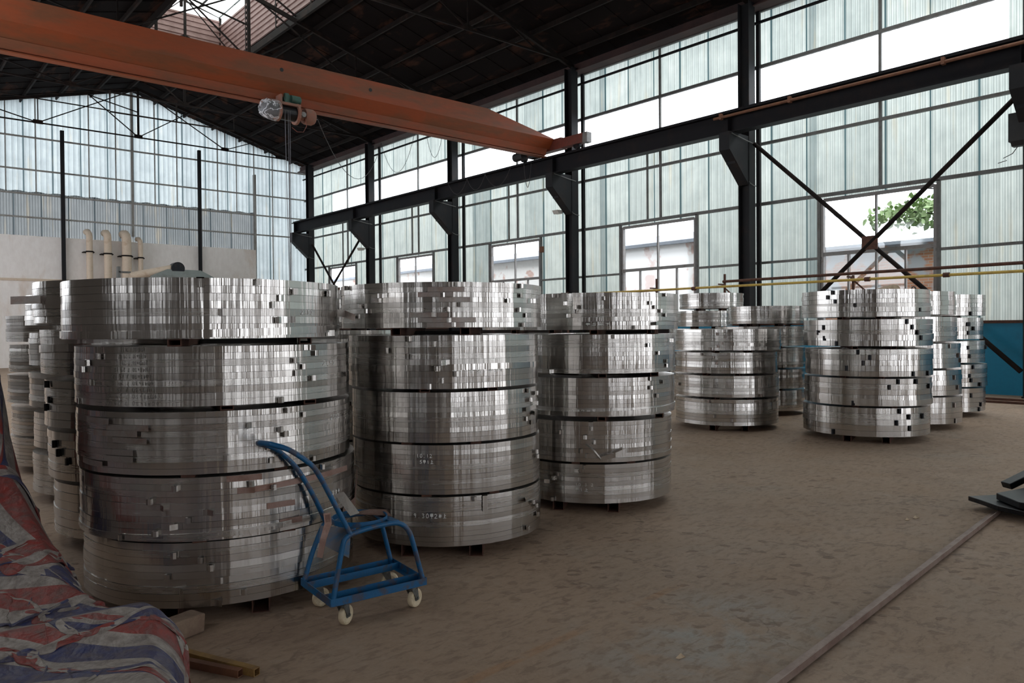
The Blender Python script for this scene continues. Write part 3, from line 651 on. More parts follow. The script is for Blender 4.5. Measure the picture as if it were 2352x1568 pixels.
# diagonal prop at the blue dado
for k, (y0, y1, xx) in enumerate([(3.2, 6.6, 16.2), (2.8, 6.2, 15.6)]):
    m = MB(); m.box((xx, (y0+y1)/2, .02), (.07, y1-y0, .04)); o = m.build('steel_bar', M['rust'], origin=(xx, y0, 0)); tag(o, ['long brown steel bar on the floor nearest the blue wall', 'long brown steel bar on the floor, outer of two by the blue wall'][k], 'bar', 'steel bars on the floor')
# ================================================================== flues and machine at the gable
for k, (x, r, zt) in enumerate([(7.50, .125, 5.62), (8.20, .15, 5.62), (8.94, .19, 5.62), (9.50, .10, 5.45)]):
    lab = ['slim cream flue pipe, leftmost of the four on the back wall', 'cream flue pipe second from left on the back wall', 'widest cream flue pipe on the back wall', 'thinnest cream flue pipe, rightmost of the four']
    t = thing('flue_pipe', lab[k], 'pipe', (x, 35.5, 0), 'cream flue pipes on the back wall')
    m = MB(); m.tube([(x, 35.55, 0), (x, 35.55, zt-.25), (x-.01, 35.57, zt-.1), (x-.03, 35.7, zt), (x-.03, 35.95, zt+.02)], r, 16); m.build('pipe', M['flue'], t, smooth='auto')
    m = MB()
    for z in (4.75-.05*k, 2.4): m.lathe((x, 35.55, z), (0, 0, 1), [(0, r), (0, r+.03), (.06, r+.03), (.06, r)], 16)
    m.b2(x-r-.08, x+r+.08, 35.6, 35.98, 4.75-.05*k, 4.79-.05*k); m.build('bracket', M['truss'], t)
t = thing('dust_extractor', 'grey machine with a sloping cream duct behind the front coil stack', 'machine', (9.3, 31, 0))
m = MB(); m.b2(8.6, 10.9, 30.6, 31.6, 0, 3.55); m.add([(8.6, 30.6, 3.55), (10.9, 30.6, 3.55), (10.9, 31.6, 3.55), (8.6, 31.6, 3.55), (9.2, 30.8, 3.82), (10.45, 30.8, 3.82), (10.45, 31.4, 3.82), (9.2, 31.4, 3.82)], [(0, 1, 5, 4), (1, 2, 6, 5), (2, 3, 7, 6), (3, 0, 4, 7), (4, 5, 6, 7)]); m.build('body', M['grey_machine'], t)
m = MB(); m.tube([(7.9, 31.0, 3.50), (9.45, 31.0, 3.86)], .155, 18); m.build('duct', M['flue'], t, smooth='auto')
m = MB(); m.lathe((9.58, 30.75, 3.86), (0, 1, 0), [(0, 0), (0, .25), (.4, .25), (.4, 0)], 24); m.build('fan_housing', M['black_steel'], t, smooth='auto')
m = MB(); m.b2(7.45, 7.55, 30.9, 31.1, 3.2, 3.85); m.b2(7.5, 7.9, 30.9, 31.1, 3.62, 3.68); m.b2(7.48, 7.56, 30.9, 31.1, 0, 3.2); m.build('bracket', M['girt'], t)
# ================================================================== outside
t = thing('brick_outbuilding', 'brick and whitewashed building outside, seen through the right wall windows', 'building', (24, 12, 0))
m = MB(); m.b2(24, 24.3, -3, 13.4, -.1, 3.85); m.build('brick_wall', M['brick_wall'], t)
m = MB(); m.b2(24, 24.3, 13.4, 52, -.1, 4.7); m.build('white_wall', M['white_wall'], t)
m = MB(); corr(m, 1, 0, 0, 0, 0, 0) if False else None
m.add([(23.7, 13.1, 4.7), (23.7, 52, 4.7), (30, 52, 5.9), (30, 13.1, 5.9)], [(0, 1, 2, 3)]); m.b2(23.7, 23.9, 13.1, 52, 4.6, 4.72); m.b2(23.7, 24.2, -3, 13.4, 3.85, 3.95); m.build('roof', M['outer_roof'], t)
for k, y in enumerate([13.5, 20.5, 27, 35, 43]):
    m = MB(); m.b2(23.97, 24.0, y, y+1.3, 1.2, 3.0); m.build('shutter', M['rust_pipe'], t)
t = thing('tree_branch', 'leafy green tree crown outside behind the window with the X brace', 'tree', (21.6, 6.2, -.1))
m = MB(); m.tube([(22.0, 6.0, -.1), (21.9, 6.2, 2.5), (21.8, 6.6, 4.2), (21.6, 7.2, 5.2)], [.10, .08, .05, .02], 8); m.tube([(21.85, 6.4, 3.6), (21.6, 7.6, 4.3), (21.4, 8.6, 4.5)], [.04, .02, .008], 6); m.tube([(21.8, 6.7, 4.4), (21.6, 7.8, 5.0), (21.5, 8.4, 5.1)], [.04, .02, .01], 6); m.tube([(21.9, 6.2, 3.0), (21.5, 7.6, 3.4), (21.4, 8.1, 3.5)], [.03, .02, .008], 6); m.build('trunk', M['truss'], t)
m = MB()
for k in range(900):
    a = random.random(); c = Vector((21.8, 6.4, 4.4)).lerp(Vector((21.4, 9.1, 4.40)), a**1.1)+Vector((random.gauss(0, .3), random.gauss(0, .22), random.gauss(0, .38)*(1.25-a)))
    s_ = random.uniform(.10, .20); q = Matrix.Rotation(random.uniform(0, 6.3), 3, 'Z') @ Matrix.Rotation(random.uniform(-1.2, 1.2), 3, 'X') @ Matrix.Rotation(random.uniform(-1.2, 1.2), 3, 'Y')
    m.add([c+q @ Vector(p)*s_ for p in ((0, -.1, 0), (.42, .25, .05), (.34, .7, 0), (0, 1.15, -.08), (-.34, .7, 0), (-.42, .25, .05), (0, .5, -.06))], [(0, 1, 6), (1, 2, 6), (2, 3, 6), (3, 4, 6), (4, 5, 6), (5, 0, 6)])
m.build('foliage', M['leaf'], t)
STACKS = {
    'A': [(1.581, 4.299, 0.704, 0.085, 0.395),(1.58, 4.299, 0.719, 0.405, 0.708),(1.562, 4.305, 0.716, 0.722, 1.02),(1.556, 4.308, 0.717, 1.045, 1.33),(1.505, 4.326, 0.713, 1.365, 1.655)],
    'B': [(3.089, 4.221, 0.633, 0.082, 0.385),(3.083, 4.225, 0.634, 0.4, 0.7),(3.074, 4.231, 0.635, 0.715, 1.02),(3.068, 4.236, 0.649, 1.042, 1.365),(3.061, 4.241, 0.676, 1.412, 1.686)],
    'C': [(4.671, 4.361, 0.652, 0.08, 0.375),(4.677, 4.354, 0.654, 0.391, 0.7),(4.688, 4.343, 0.655, 0.735, 1.026),(4.693, 4.337, 0.655, 1.059, 1.353),(4.714, 4.314, 0.651, 1.389, 1.67)],
    'D': [(9.428, 6.175, 0.703, 0.08, 0.43),(9.431, 6.171, 0.708, 0.46, 0.75),(9.421, 6.185, 0.703, 0.78, 1.06),(9.427, 6.176, 0.738, 1.09, 1.374)],
    'E': [(9.813, 4.389, 0.739, 0.08, 0.425),(9.821, 4.371, 0.738, 0.447, 0.775),(9.825, 4.364, 0.735, 0.798, 1.125),(9.817, 4.38, 0.748, 1.161, 1.483),(9.813, 4.39, 0.749, 1.514, 1.841)],
    'F': [(11.39, 4.53, 0.72, 0.08, 0.44),(11.39, 4.55, 0.72, 0.46, 0.8),(11.36, 4.55, 0.72, 0.83, 1.16),(11.34, 4.59, 0.72, 1.19, 1.52),(11.33, 4.6, 0.72, 1.55, 1.865)],
    'G': [(13.222, 4.818, 0.72, 0.08, 0.44),(13.292, 4.818, 0.72, 0.46, 0.8),(13.252, 4.838, 0.72, 0.83, 1.16),(13.232, 4.858, 0.72, 1.19, 1.52),(13.212, 4.818, 0.72, 1.55, 1.873)],
    'H': [(11.372, 6.804, 0.7, 0.08, 0.4),(11.372, 6.804, 0.7, 0.43, 0.73),(11.392, 6.804, 0.7, 0.76, 1.07),(11.372, 6.804, 0.71, 1.1, 1.41),(11.413, 6.73, 0.591, 1.455, 1.735)],
    'I': [(12.823, 8.884, 0.7, 0.08, 0.48),(12.823, 8.884, 0.7, 0.52, 0.92),(12.823, 8.884, 0.7, 0.96, 1.38),(12.823, 8.884, 0.527, 1.42, 1.725),(12.895, 8.779, 0.612, 1.765, 2.06)],
    'J': [(1.679, 5.76, 0.69, 0.08, 0.42),(1.65, 5.769, 0.69, 0.45, 0.76),(1.635, 5.773, 0.69, 0.79, 1.09),(1.619, 5.778, 0.69, 1.13, 1.42),(1.583, 5.788, 0.69, 1.46, 1.73)],
    'K': [(1.823, 7.378, 0.7, 0.08, 0.4),(1.829, 7.377, 0.7, 0.45, 0.74),(1.799, 7.384, 0.7, 0.79, 1.07),(1.805, 7.383, 0.7, 1.13, 1.4),(1.775, 7.39, 0.7, 1.46, 1.71)],
    'L': [(1.878, 9.108, 0.7, 0.08, 0.36),(1.886, 9.107, 0.7, 0.38, 0.66),(1.871, 9.11, 0.7, 0.7, 0.98),(1.878, 9.108, 0.7, 1.01, 1.28),(1.853, 9.114, 0.7, 1.31, 1.57)],
    'M': [(3.57, 6.71, .70, .08, .40),(3.55, 6.72, .70, .42, .73),(3.57, 6.71, .69, .76, 1.06),(3.58, 6.70, .70, 1.10, 1.40),(3.57, 6.71, .70, 1.43, 1.76)],
    'N': [(6.14, 6.58, .66, .08, .38),(6.15, 6.58, .65, .41, .70),(6.14, 6.57, .66, .73, 1.03),(6.14, 6.58, .66, 1.06, 1.35),(6.13, 6.58, .65, 1.39, 1.69)],
}
TABS = {
    'A': [[(-2.244,0.349),(-2.075,0.313),(-2.029,0.281),(-2.287,0.25),(-1.974,0.217),(-1.821,0.152),(-2.239,0.187),(-2.006,0.116)],[(-2.24,0.659),(-2.405,0.611),(-2.343,0.575),(-2.047,0.554),(-2.143,0.517),(-2.207,0.491),(-2.369,0.451),(-2.609,0.417),(-1.755,0.676),(-1.624,0.639),(-1.21,0.694)],[(-1.465,1.006),(-1.351,0.971),(-1.714,0.933),(-1.546,0.903),(-1.487,0.877),(-1.624,0.84),(-1.879,0.807),(-1.604,0.778),(-1.255,0.745)],[(-2.766,1.291),(-2.874,1.258),(-2.949,1.225),(-2.85,1.165),(-3.034,1.061),(-1.29,1.326),(-1.214,1.294),(-1.405,1.258),(-1.335,1.23),(-1.377,1.198),(-1.243,1.164),(-1.527,1.069),(-0.774,1.146)],[(-1.58,1.619),(-1.315,1.584),(-1.408,1.552),(-1.466,1.518),(-1.824,1.48),(-1.454,1.44),(-1.374,1.458),(-0.895,1.392),(-1.005,1.641),(-0.903,1.61)]],
    'B': [[(-1.971,0.36),(-1.334,0.311),(-1.223,0.272),(-1.151,0.24),(-1.092,0.183),(-1.314,0.129)],[(-1.114,0.601),(-1.076,0.554)],[(-1.227,1.004),(-1.024,0.971),(-1.189,0.937),(-1.099,0.906),(-1.283,0.875),(-1.088,0.848),(-1.25,0.814),(-1.139,0.786)],[(-2.536,1.353),(-2.279,1.318),(-2.735,1.282),(-2.525,1.251),(-2.164,1.22),(-2.265,1.184),(-2.338,1.153),(-2.084,1.125),(-2.23,1.092),(-2.344,1.062)],[(-2.728,1.613),(-2.787,1.587),(-3.01,1.557),(-2.955,1.524),(-3.125,1.499),(3.008,1.673),(-2.074,1.67),(-2.201,1.615),(-2.048,1.547),(-2.149,1.516),(-2.276,1.485),(-2.146,1.453),(-2.108,1.43),(-1.394,1.68),(-1.402,1.614),(-1.57,1.579),(-1.24,1.584),(-1.429,1.524),(-1.299,1.478),(-1.385,1.428)]],
    'C': [[(-2.463,0.353),(-2.569,0.327),(-2.772,0.282),(-2.852,0.248),(-2.894,0.218),(-2.848,0.091)],[(-2.414,0.64),(-2.464,0.574),(-2.385,0.538),(-2.536,0.48),(-2.446,0.446),(-2.76,0.629)],[(-1.669,1.023),(-1.464,0.993),(-1.677,0.946),(-1.572,0.885),(-2.961,0.735)],[(-2.168,1.333),(-1.751,1.284),(-1.587,1.201),(-1.415,1.151),(-2.867,1.076),(-1.318,1.306),(-1.383,1.109)],[(-2.919,1.669),(-2.737,1.606),(-2.348,1.631),(-2.611,1.565),(-2.668,1.536),(-2.749,1.504),(-1.994,1.401),(-1.508,1.648),(-1.752,1.592),(-1.677,1.556),(-1.602,1.526),(-1.511,1.486),(-1.649,1.436)]],
    'D': [[(-2.874,0.405),(-2.775,0.214),(-2.47,0.174)],[(2.579,0.615),(-1.917,0.501)],[(-3.001,1.033),(-2.769,0.989),(-2.712,0.919),(-2.887,0.852)],[(-2.594,1.351),(-2.717,1.299),(-2.572,1.258),(-2.633,1.206),(-2.694,1.165),(-2.851,1.118)]],
    'E': [[(-2.187,0.386),(-2.253,0.237),(-2.023,0.315),(-2.006,0.196),(3.077,0.119),(-1.722,0.324)],[(-2.26,0.748),(-1.945,0.738),(-2.383,0.671),(-1.609,0.681),(-2.918,0.475)],[(-2.856,1.093),(-2.689,1.027),(-2.779,0.964),(-3.044,0.902),(-1.991,0.848),(-1.642,0.85)],[(2.87,1.415),(2.754,1.334),(2.887,1.264),(3.11,1.207),(-2.097,1.463),(-1.991,1.391),(-1.872,1.338),(-1.821,1.276)],[(3.063,1.818),(2.984,1.762),(3.107,1.695),(-2.864,1.625),(-1.819,1.572)]],
    'F': [[(-1.821,0.359),(-1.754,0.151)],[(-1.77,0.709),(-1.645,0.581)],[(-1.873,1.123),(-1.566,1.0),(-1.49,0.91)],[],[]],
    'G': [[(-2.022,0.352),(-1.753,0.21),(-1.786,0.124)],[(-2.008,0.747),(-2.086,0.662),(-2.054,0.595),(-1.812,0.509)],[(-2.069,1.062),(-2.025,0.915),(-1.37,1.073)],[(-1.997,1.448),(-2.042,1.415),(-1.87,1.354),(-2.02,1.288)],[(-2.015,1.613)]],
    'J': [[],[(-2.914,0.706),(-2.835,0.64),(-2.735,0.575)],[(-3.016,1.042),(-2.985,0.986),(-3.05,0.927)],[],[]],
}
# ================================================================== coil stacks
def npmesh(name, V, F, mat, smooth=True):
    me = bpy.data.meshes.new(name); n = len(V); nf = len(F)
    me.vertices.add(n); me.vertices.foreach_set('co', np.asarray(V, dtype=np.float32).ravel())
    me.loops.add(nf*4); me.loops.foreach_set('vertex_index', np.asarray(F, dtype=np.int32).ravel())
    me.polygons.add(nf); me.polygons.foreach_set('loop_start', np.arange(nf, dtype=np.int32)*4)
    me.polygons.foreach_set('use_smooth', np.ones(nf, dtype=bool) if smooth else np.zeros(nf, dtype=bool))
    me.update(calc_edges=True); me.materials.append(mat); return me
def link(name, me, parent=None, loc=None):
    o = bpy.data.objects.new(name, me); col.objects.link(o)
    if parent: o.parent = parent
    if loc is not None: o.location = loc
    return o
def waves(ks, amp):
    return [(int(k), rng.uniform(0, 2*PI), amp*rng.uniform(.4, 1)/(k+6)**1.15) for k in ks]
def ring(r, rin, z0, z1, wv, seg, tilt=0.0, sag=0.0, ph=0.0):
    a = np.arange(seg)*2*PI/seg; dr = sum(A*np.sin(k*a+p) for k, p, A in wv)
    zz = sag*np.sin(a+ph)
    c, s = np.cos(a), np.sin(a)
    def loop(rr, z): return np.stack([rr*c, rr*s, z+zz*np.ones(seg)], 1)
    L = [loop(r+dr-tilt, z0), loop(r+dr+tilt, z1),                                                    # outer face
         loop(r+dr+tilt, z1), loop(r-.04+dr*.5, z1+.0003), loop(rin, z1),                             # top
         loop(rin, z1), loop(rin, z0), loop(rin, z0), loop(r+dr-tilt, z0)]                            # bore, underside
    V = np.concatenate(L); F = []; i = np.arange(seg); j = (i+1) % seg
    for q in (0, 2, 3, 5, 7):
        b = q*seg; F.append(np.stack([b+i, b+j, b+seg+j, b+seg+i], 1))
    return V, np.concatenate(F)
def arc(r, z0, z1, a0, a1, th=.0016, lift=0.0, dz=0.0):
    n_ = max(3, int((a1-a0)*.7/.02)); V = []; F = []
    for k in range(n_+1):
        f = k/n_; a = a0+(a1-a0)*f; rr = r(a)+lift*f*f; d = dz*f
        for q, (ro, z) in enumerate(((rr, z0+d), (rr, z1+d), (rr+th, z1+d), (rr+th, z0+d))): V.append((ro*math.cos(a), ro*math.sin(a), z))
    for k in range(n_):
        for q in range(4): F.append((k*4+q, k*4+(q+1) % 4, k*4+4+(q+1) % 4, k*4+4+q))
    F.append((0, 3, 2, 1)); b = n_*4; F.append((b, b+1, b+2, b+3)); return V, F
def tab(r, a, z, h, kind):
    """end of a strip, folded back over itself"""
    P = [[(-.016, .001), (.012, .002), (.020, .007), (.020, .013), (.010, .017), (-.006, .015)],
         [(-.014, .001), (.010, .003), (.022, .013), (.018, .024), (.004, .027), (-.008, .020), (-.006, .010)],
         [(-.012, .001), (.008, .004), (.022, .016), (.038, .030)]][kind]
    fl = random.choice((-1, 1)); t_ = .0014; V = []; F = []; tz = random.uniform(-.005, .005)
    ca, sa = math.cos(a), math.sin(a)
    for k, (t0, n0) in enumerate(P):
        t0 *= fl; q = k/len(P)*tz
        for (dn, zz) in ((0, -h/2), (0, h/2), (t_, h/2), (t_, -h/2)):
            rr = r+n0+dn; V.append((rr*ca-t0*sa, rr*sa+t0*ca, z+zz+q))
    n_ = len(P)
    for k in range(n_-1):
        for q in range(4): F.append((k*4+q, k*4+(q+1) % 4, k*4+4+(q+1) % 4, k*4+4+q))
    F.append((0, 3, 2, 1)); b = (n_-1)*4; F.append((b, b+1, b+2, b+3)); return V, F
GL = {'0': [[(.2,.1),(.5,0),(.8,.15),(.85,.6),(.6,1),(.25,.85),(.15,.4),(.2,.1)]], '1': [[(.4,1),(.5,0)]], '2': [[(.1,.8),(.4,1),(.75,.85),(.7,.55),(.1,.02),(.9,.05)]],
 '3': [[(.15,.9),(.5,1),(.75,.8),(.4,.55),(.8,.35),(.6,.05),(.15,.1)]], '4': [[(.6,.5),(.55,1),(.1,.4),(.85,.45)],[(.65,.9),(.55,0)]], '5': [[(.8,1),(.25,.95),(.2,.55),(.6,.6),(.75,.3),(.5,.02),(.1,.1)]],
 '7': [[(.15,.95),(.8,.95),(.4,0)]], '8': [[(.7,.8),(.45,1),(.2,.8),(.7,.3),(.5,0),(.2,.2),(.7,.8)]], '9': [[(.75,.7),(.5,.5),(.2,.7),(.45,1),(.75,.8),(.6,0)]], '.': [[(.4,.05),(.5,.0),(.45,.1)]],
 'x': [[(.15,.7),(.75,.1)],[(.7,.7),(.2,.1)]], '#': [[(.35,.95),(.25,.05)],[(.65,.95),(.6,.05)],[(.1,.65),(.9,.7)],[(.05,.35),(.9,.38)]],
 'P': [[(.5,1),(.5,-.1)],[(.5,.8),(.2,.6),(.3,.25),(.6,.2),(.8,.5),(.5,.8)]],
 'K': [[(.15,.95),(.15,.4),(.85,.4),(.85,.95),(.15,.95)],[(.15,.68),(.85,.68)],[(.5,.95),(.5,-.1)]],          # 甲
 'U': [[(.5,1),(.5,.05)],[(.5,.55),(.85,.58)],[(.05,.03),(.95,.06)]],                                        # 上
 'D': [[(.05,.95),(.95,.98)],[(.5,.95),(.5,0)],[(.55,.6),(.85,.42)]],                                        # 下
 ' ': []}
def writing(txt, r, a0, a1, z, h, wd=.0016, flip=False):
    V = []; F = []; n_ = len(txt); step = (a1-a0)/n_
    for i, ch in enumerate(txt):
        for st in GL[ch]:
            jx = random.uniform(-.04, .04); jy = random.uniform(-.05, .05); P = []
            for (x, y), (x2, y2) in zip(st[:-1], st[1:]):
                for k in range(4): P.append((x+(x2-x)*k/4+jx, y+(y2-y)*k/4+jy))
            P.append((st[-1][0]+jx, st[-1][1]+jy)); Q = []
            for x, y in P:
                if flip: aa = a1-(i+x*.8)*step; zz = z-(y-.5)*h
                else: aa = a0+(i+x*.8)*step; zz = z+(y-.5)*h
                Q.append((aa, zz))
            for (a, b), (c_, d) in zip(Q[:-1], Q[1:]):
                R0 = .7; dx = (c_-a)*R0; dy = d-b; L = math.hypot(dx, dy) or 1e-6; nx, ny = -dy/L*wd/2, dx/L*wd/2; base = len(V)
                for aa, zz, sg in ((a, b, 1), (c_, d, 1), (c_, d, -1), (a, b, -1)):
                    an = aa+sg*nx/R0; q_ = r(an, zz)+.0022; V.append((q_*math.cos(an), q_*math.sin(an), zz+sg*ny))
                F.append((base+3, base+2, base+1, base))
    return V, F
NST = {'A': [9, 10, 10, 9, 8], 'B': [10, 10, 10, 9, 9], 'C': [9, 9, 9, 9, 9], 'D': [7]*4, 'E': [5, 5, 5, 5, 6], 'F': [5]*5, 'G': [5]*5, 'H': [7]*5, 'I': [7]*5, 'J': [6]*5, 'K': [6]*5, 'L': [8]*5, 'M': [8]*5, 'N': [8]*5}
DESC = {'A': 'front stack behind the blue trolley', 'B': 'second front stack right of the trolley', 'C': 'third front stack by the open floor',
        'D': 'low four-coil stack in the middle distance', 'E': 'free-standing five-coil stack at right', 'F': 'stack just behind the free-standing right stack', 'G': 'rightmost stack beside the blue wall',
        'H': 'stack peeping out behind the four-coil stack', 'I': 'farthest stack behind the four-coil stack', 'J': 'dim stack directly behind the trolley stack', 'K': 'second dim stack back on the left', 'L': 'farthest dim stack at the left edge',
        'M': 'stack glimpsed between the first two front stacks', 'N': 'stack glimpsed behind the second and third stacks'}
ORD5 = ['lowest', 'second-lowest', 'middle', 'second-highest', 'topmost']
ORD4 = ['lowest', 'second-lowest', 'second-highest', 'topmost']
WRITE = {('A', 3): [('2890', -1.12, -.95, 1.228, .024, 0), ]+[('P048x30 7.29 12', -2.72+.018*k, -2.30-.012*k, 1.062+k*.0318, .019, 1) for k in range(9)],
         ('A', 2): [('2902', -1.04, -.90, .935, .024, 0)], ('A', 1): [('2884', -1.13, -.96, .533, .024, 0)], ('A', 4): [('2380', -1.23, -1.09, 1.495, .024, 0)],
         ('B', 0): [('9.30K2#U', -2.55, -2.22, .272, .026, 0)], ('B', 1): [('10.12', -2.50, -2.34, .636, .022, 0), ('5K1U', -2.47, -2.33, .600, .020, 0)],
         ('B', 3): [('K2.#5D', -1.96, -1.58, 1.150, .022, 0)],
         ('C', 0): [('10.3 2', -2.58, -2.36, .222, .022, 0), ('K1U', -2.58, -2.42, .184, .022, 0)], ('C', 2): [('10K2#D', -2.73, -2.36, .776, .022, 0)], ('C', 4): [('K5#D', -2.55, -2.25, 1.43, .018, 0)]}
TAILS = {('A', 2): [(-2.94, -2.675, .990), (-2.718, -2.37, .958), (-2.847, -2.447, .928), (-2.666, -2.386, .898), (-2.668, -2.482, .838), (-2.744, -2.482, .805), (-3.06, -2.745, .762)],
         ('A', 1): [(-1.915, -1.692, .685), (-1.736, -1.0, .645), (-1.848, -1.74, .620), (-1.655, -1.458, .548), (-1.568, -1.407, .445)],
         ('B', 4): [(-2.324, -2.0, 1.655), (-2.411, -2.10, 1.625), (-2.221, -1.95, 1.570), (-2.488, -2.15, 1.482), (-2.413, -1.9, 1.452), (-2.335, -2.0, 1.425)]}
prng = random.Random(5)
ringcache = {}
for key, layers in STACKS.items():
    near = key in 'ABC'; seg = 384 if near else (224 if key in 'DEFGJ' else 128)
    group = 'coils of slit steel strip'
    prev = None
    for li, (cx, cy, r, z0, z1) in enumerate(layers):
        ordn = (ORD4 if len(layers) == 4 else ORD5)[li]
        t = thing('steel_coil', '%s steel strip coil in the %s' % (ordn, DESC[key]), 'steel coil', (cx, cy, z0), group)
        n_ = NST[key][li]; h = (z1-z0)/n_
        wv0 = waves([2, 3, 5, 7, 9, 12, 15, 19, 24, 29, 35], .034 if near else .040)
        SURF = []
        for s_ in range(n_):
            wv = wv0+waves([6, 11, 17, 23, 31], .007)
            r_s = r+prng.uniform(-.0032, .0014)*(1 if near else 1.8); SURF.append((r_s, wv))
            V, F = ring(r_s, r-.30, s_*h+(.0006 if near else .0012), (s_+1)*h-(.0005 if near else .0012), wv, seg, prng.uniform(-1, 1)*(.0007 if near else .0014))
            o = link('strip_roll', npmesh('strip_roll', V, F, M['steel']), t)
        def surf(a, zl):
            r_s, wv = SURF[min(max(int(zl/h), 0), n_-1)]; return r_s+sum(A*math.sin(k*a+p) for k, p, A in wv)
        # a loose outer wrap that has slipped
        if (key, li) in (('A', 4), ('B', 3), ('C', 2), ('C', 4), ('E', 4), ('E', 3), ('E', 1), ('J', 4), ('J', 3), ('A', 1), ('D', 3), ('F', 4)):
            V, F = ring(r+.006, r+.0045, h*.6, h*1.62, wv0, seg, 0, h*.55, prng.uniform(0, 6))
            zo = h*prng.choice((0, 1, 2)) if key != 'A' else 0.0; V = V+np.array([0, 0, zo]); link('loose_wrap', npmesh('loose_wrap', V, F, M['steel']), t)
        ti = 0
        tabs = TABS.get(key, [[]]*6)[li] if key in TABS else []
        if key in 'HIKL': tabs = []
        for a, z in tabs:
            k = int((z-z0)/h); k = min(max(k, 0), n_-1); zc = (k+.5)*h
            V, F = tab(surf(a, zc)+.0004, a, zc, h*.88, prng.choice((0, 0, 1, 1, 2)) if near else prng.choice((0, 1)))
            me = bpy.data.meshes.new('end_tab'); me.from_pydata(V, [], F); me.materials.append(M['steel'] if near else M['black_steel'] if key in 'EGJ' else M['steel_dull']); link('end_tab', me, t)
        for a0, a1, z in TAILS.get((key, li), []):
            k = int((z-z0)/h); k = min(max(k, 0), n_-1)
            V, F = arc(lambda a, k=k: surf(a, (k+.5)*h)+.002, k*h+.001, (k+1)*h-.001, a0, a1, .0014, .012 if (key, li, a0) != ('A', 1, -1.736) else .055, 0 if key == 'B' else prng.uniform(-.004, .004) if a0 != -1.736 else .03)
            me = bpy.data.meshes.new('strip_tail'); me.from_pydata(V, [], F); me.polygons.foreach_set('use_smooth', [False]*len(F)); me.materials.append(M['steel_dull'] if key == 'B' or li == 2 else M['rusty_strip']); link('strip_tail', me, t)
        for (txt, a0, a1, z, hh, dark) in WRITE.get((key, li), []):
            V, F = writing(txt, surf, a0, a1, z-z0, hh, .0032 if not dark else .0018, bool(dark))
            me = bpy.data.meshes.new('handwriting'); me.from_pydata(V, [], F); me.materials.append(M['ink'] if dark else M['chalk']); link('handwriting', me, t)
        # spacers below this coil
        if li == 0: zb, zt = 0.0, z0
        else: zb, zt = layers[li-1][4]+.0006, z0
        if zt-zb > .006:
            va = math.atan2(cy, cx)+(.12 if li % 2 else -.1); dx, dy = math.cos(va), math.sin(va)
            offs = {('A', 4): .52, ('A', 3): -.05, ('A', 2): -.08, ('B', 4): -.22, ('B', 3): -.19, ('B', 2): -.18, ('C', 4): .03, ('C', 3): -.02, ('C', 2): .12, ('D', 0): -.12, ('E', 0): -.13}.get((key, li), -.2)
            if li >= 3 and zt-zb > .02 and key in 'ABCDE':        # filler added between the two tubes to darken the gap
                o2 = offs+.42 if offs < .3 else offs-.6; lo_, hi_ = min(offs, o2)+.04, max(offs, o2)-.04
                m = MB(); m.bar((cx+dy*lo_, cy-dx*lo_, zb+.014), (cx+dy*hi_, cy-dx*hi_, zb+.014), .09, .026)
                o = m.build('gap_filler_board', M['black'], origin=(cx, cy, zb)); tag(o, 'added dark filler board under the %s coil, %s' % (ordn, DESC[key]), 'board', 'added filler boards between the coils')
            for q, of in enumerate((offs, offs+.42 if offs < .3 else offs-.6)):
                px, py = cx+dy*of, cy-dx*of
                hl = math.sqrt(max(.05, (r-.012)**2-of*of)); hl *= 1.0 if li else .93
                H_ = zt-zb; W_ = .062 if li else .085; tk = .005
                m = MB(); a = Vector((px-dx*hl, py-dy*hl, zb+H_/2)); b = Vector((px+dx*hl, py+dy*hl, zb+H_/2))
                if H_ > .018:
                    up = Vector((0, 0, 1)); sd = Vector((-dy, dx, 0))
                    m.bar(a+up*(H_/2-tk/2), b+up*(H_/2-tk/2), W_, tk); m.bar(a-up*(H_/2-tk/2), b-up*(H_/2-tk/2), W_, tk)
                    m.bar(a+sd*(W_/2-tk/2), b+sd*(W_/2-tk/2), tk, H_-2*tk); m.bar(a-sd*(W_/2-tk/2), b-sd*(W_/2-tk/2), tk, H_-2*tk)
                else: m.bar(a, b, W_, H_)
                o = m.build('spacer_tube', M['rust'], origin=(px, py, zb))
                tag(o, '%s rusty spacer under the %s coil, %s' % ('left' if q == 0 and offs < .3 else 'right' if q == 1 and offs < .3 else 'left' if q else 'right', ordn, DESC[key]), 'spacer', 'spacer tubes between the coils')
# stray ends that stand off the coils
def loose_strip(pts, w_, label, mat, name='steel_offcut', vertical=True, cat='offcut', parent=None):
    m = MB(); P = [Vector(p) for p in pts]; V = []; up = Vector((0, 0, 1))
    for i, p in enumerate(P):
        d = (P[min(i+1, len(P)-1)]-P[max(i-1, 0)]).normalized(); s_ = up if vertical else d.cross(up).normalized(); nn = d.cross(s_).normalized()*.0012
        V += [p-s_*w_/2-nn, p+s_*w_/2-nn, p+s_*w_/2+nn, p-s_*w_/2+nn]
    F = [(i*4+q, i*4+(q+1) % 4, i*4+4+(q+1) % 4, i*4+4+q) for i in range(len(P)-1) for q in range(4)]+[(0, 3, 2, 1), tuple(len(P)*4-4+q for q in range(4))]
    m.add(V, F); o = m.build(name, mat, parent, origin=tuple(P[0]))
    if not parent: tag(o, label, cat)
    return o
coils = [o for o in col.objects if o.name.startswith('steel_coil')]
def coil(key, li):
    k = list(STACKS).index(key); n0 = sum(len(STACKS[q]) for q in list(STACKS)[:k]); return coils[n0+li]
def cyl(key, li, a, z, off): cx, cy, r = STACKS[key][li][:3]; return (cx+(r+off)*math.cos(a), cy+(r+off)*math.sin(a), z)
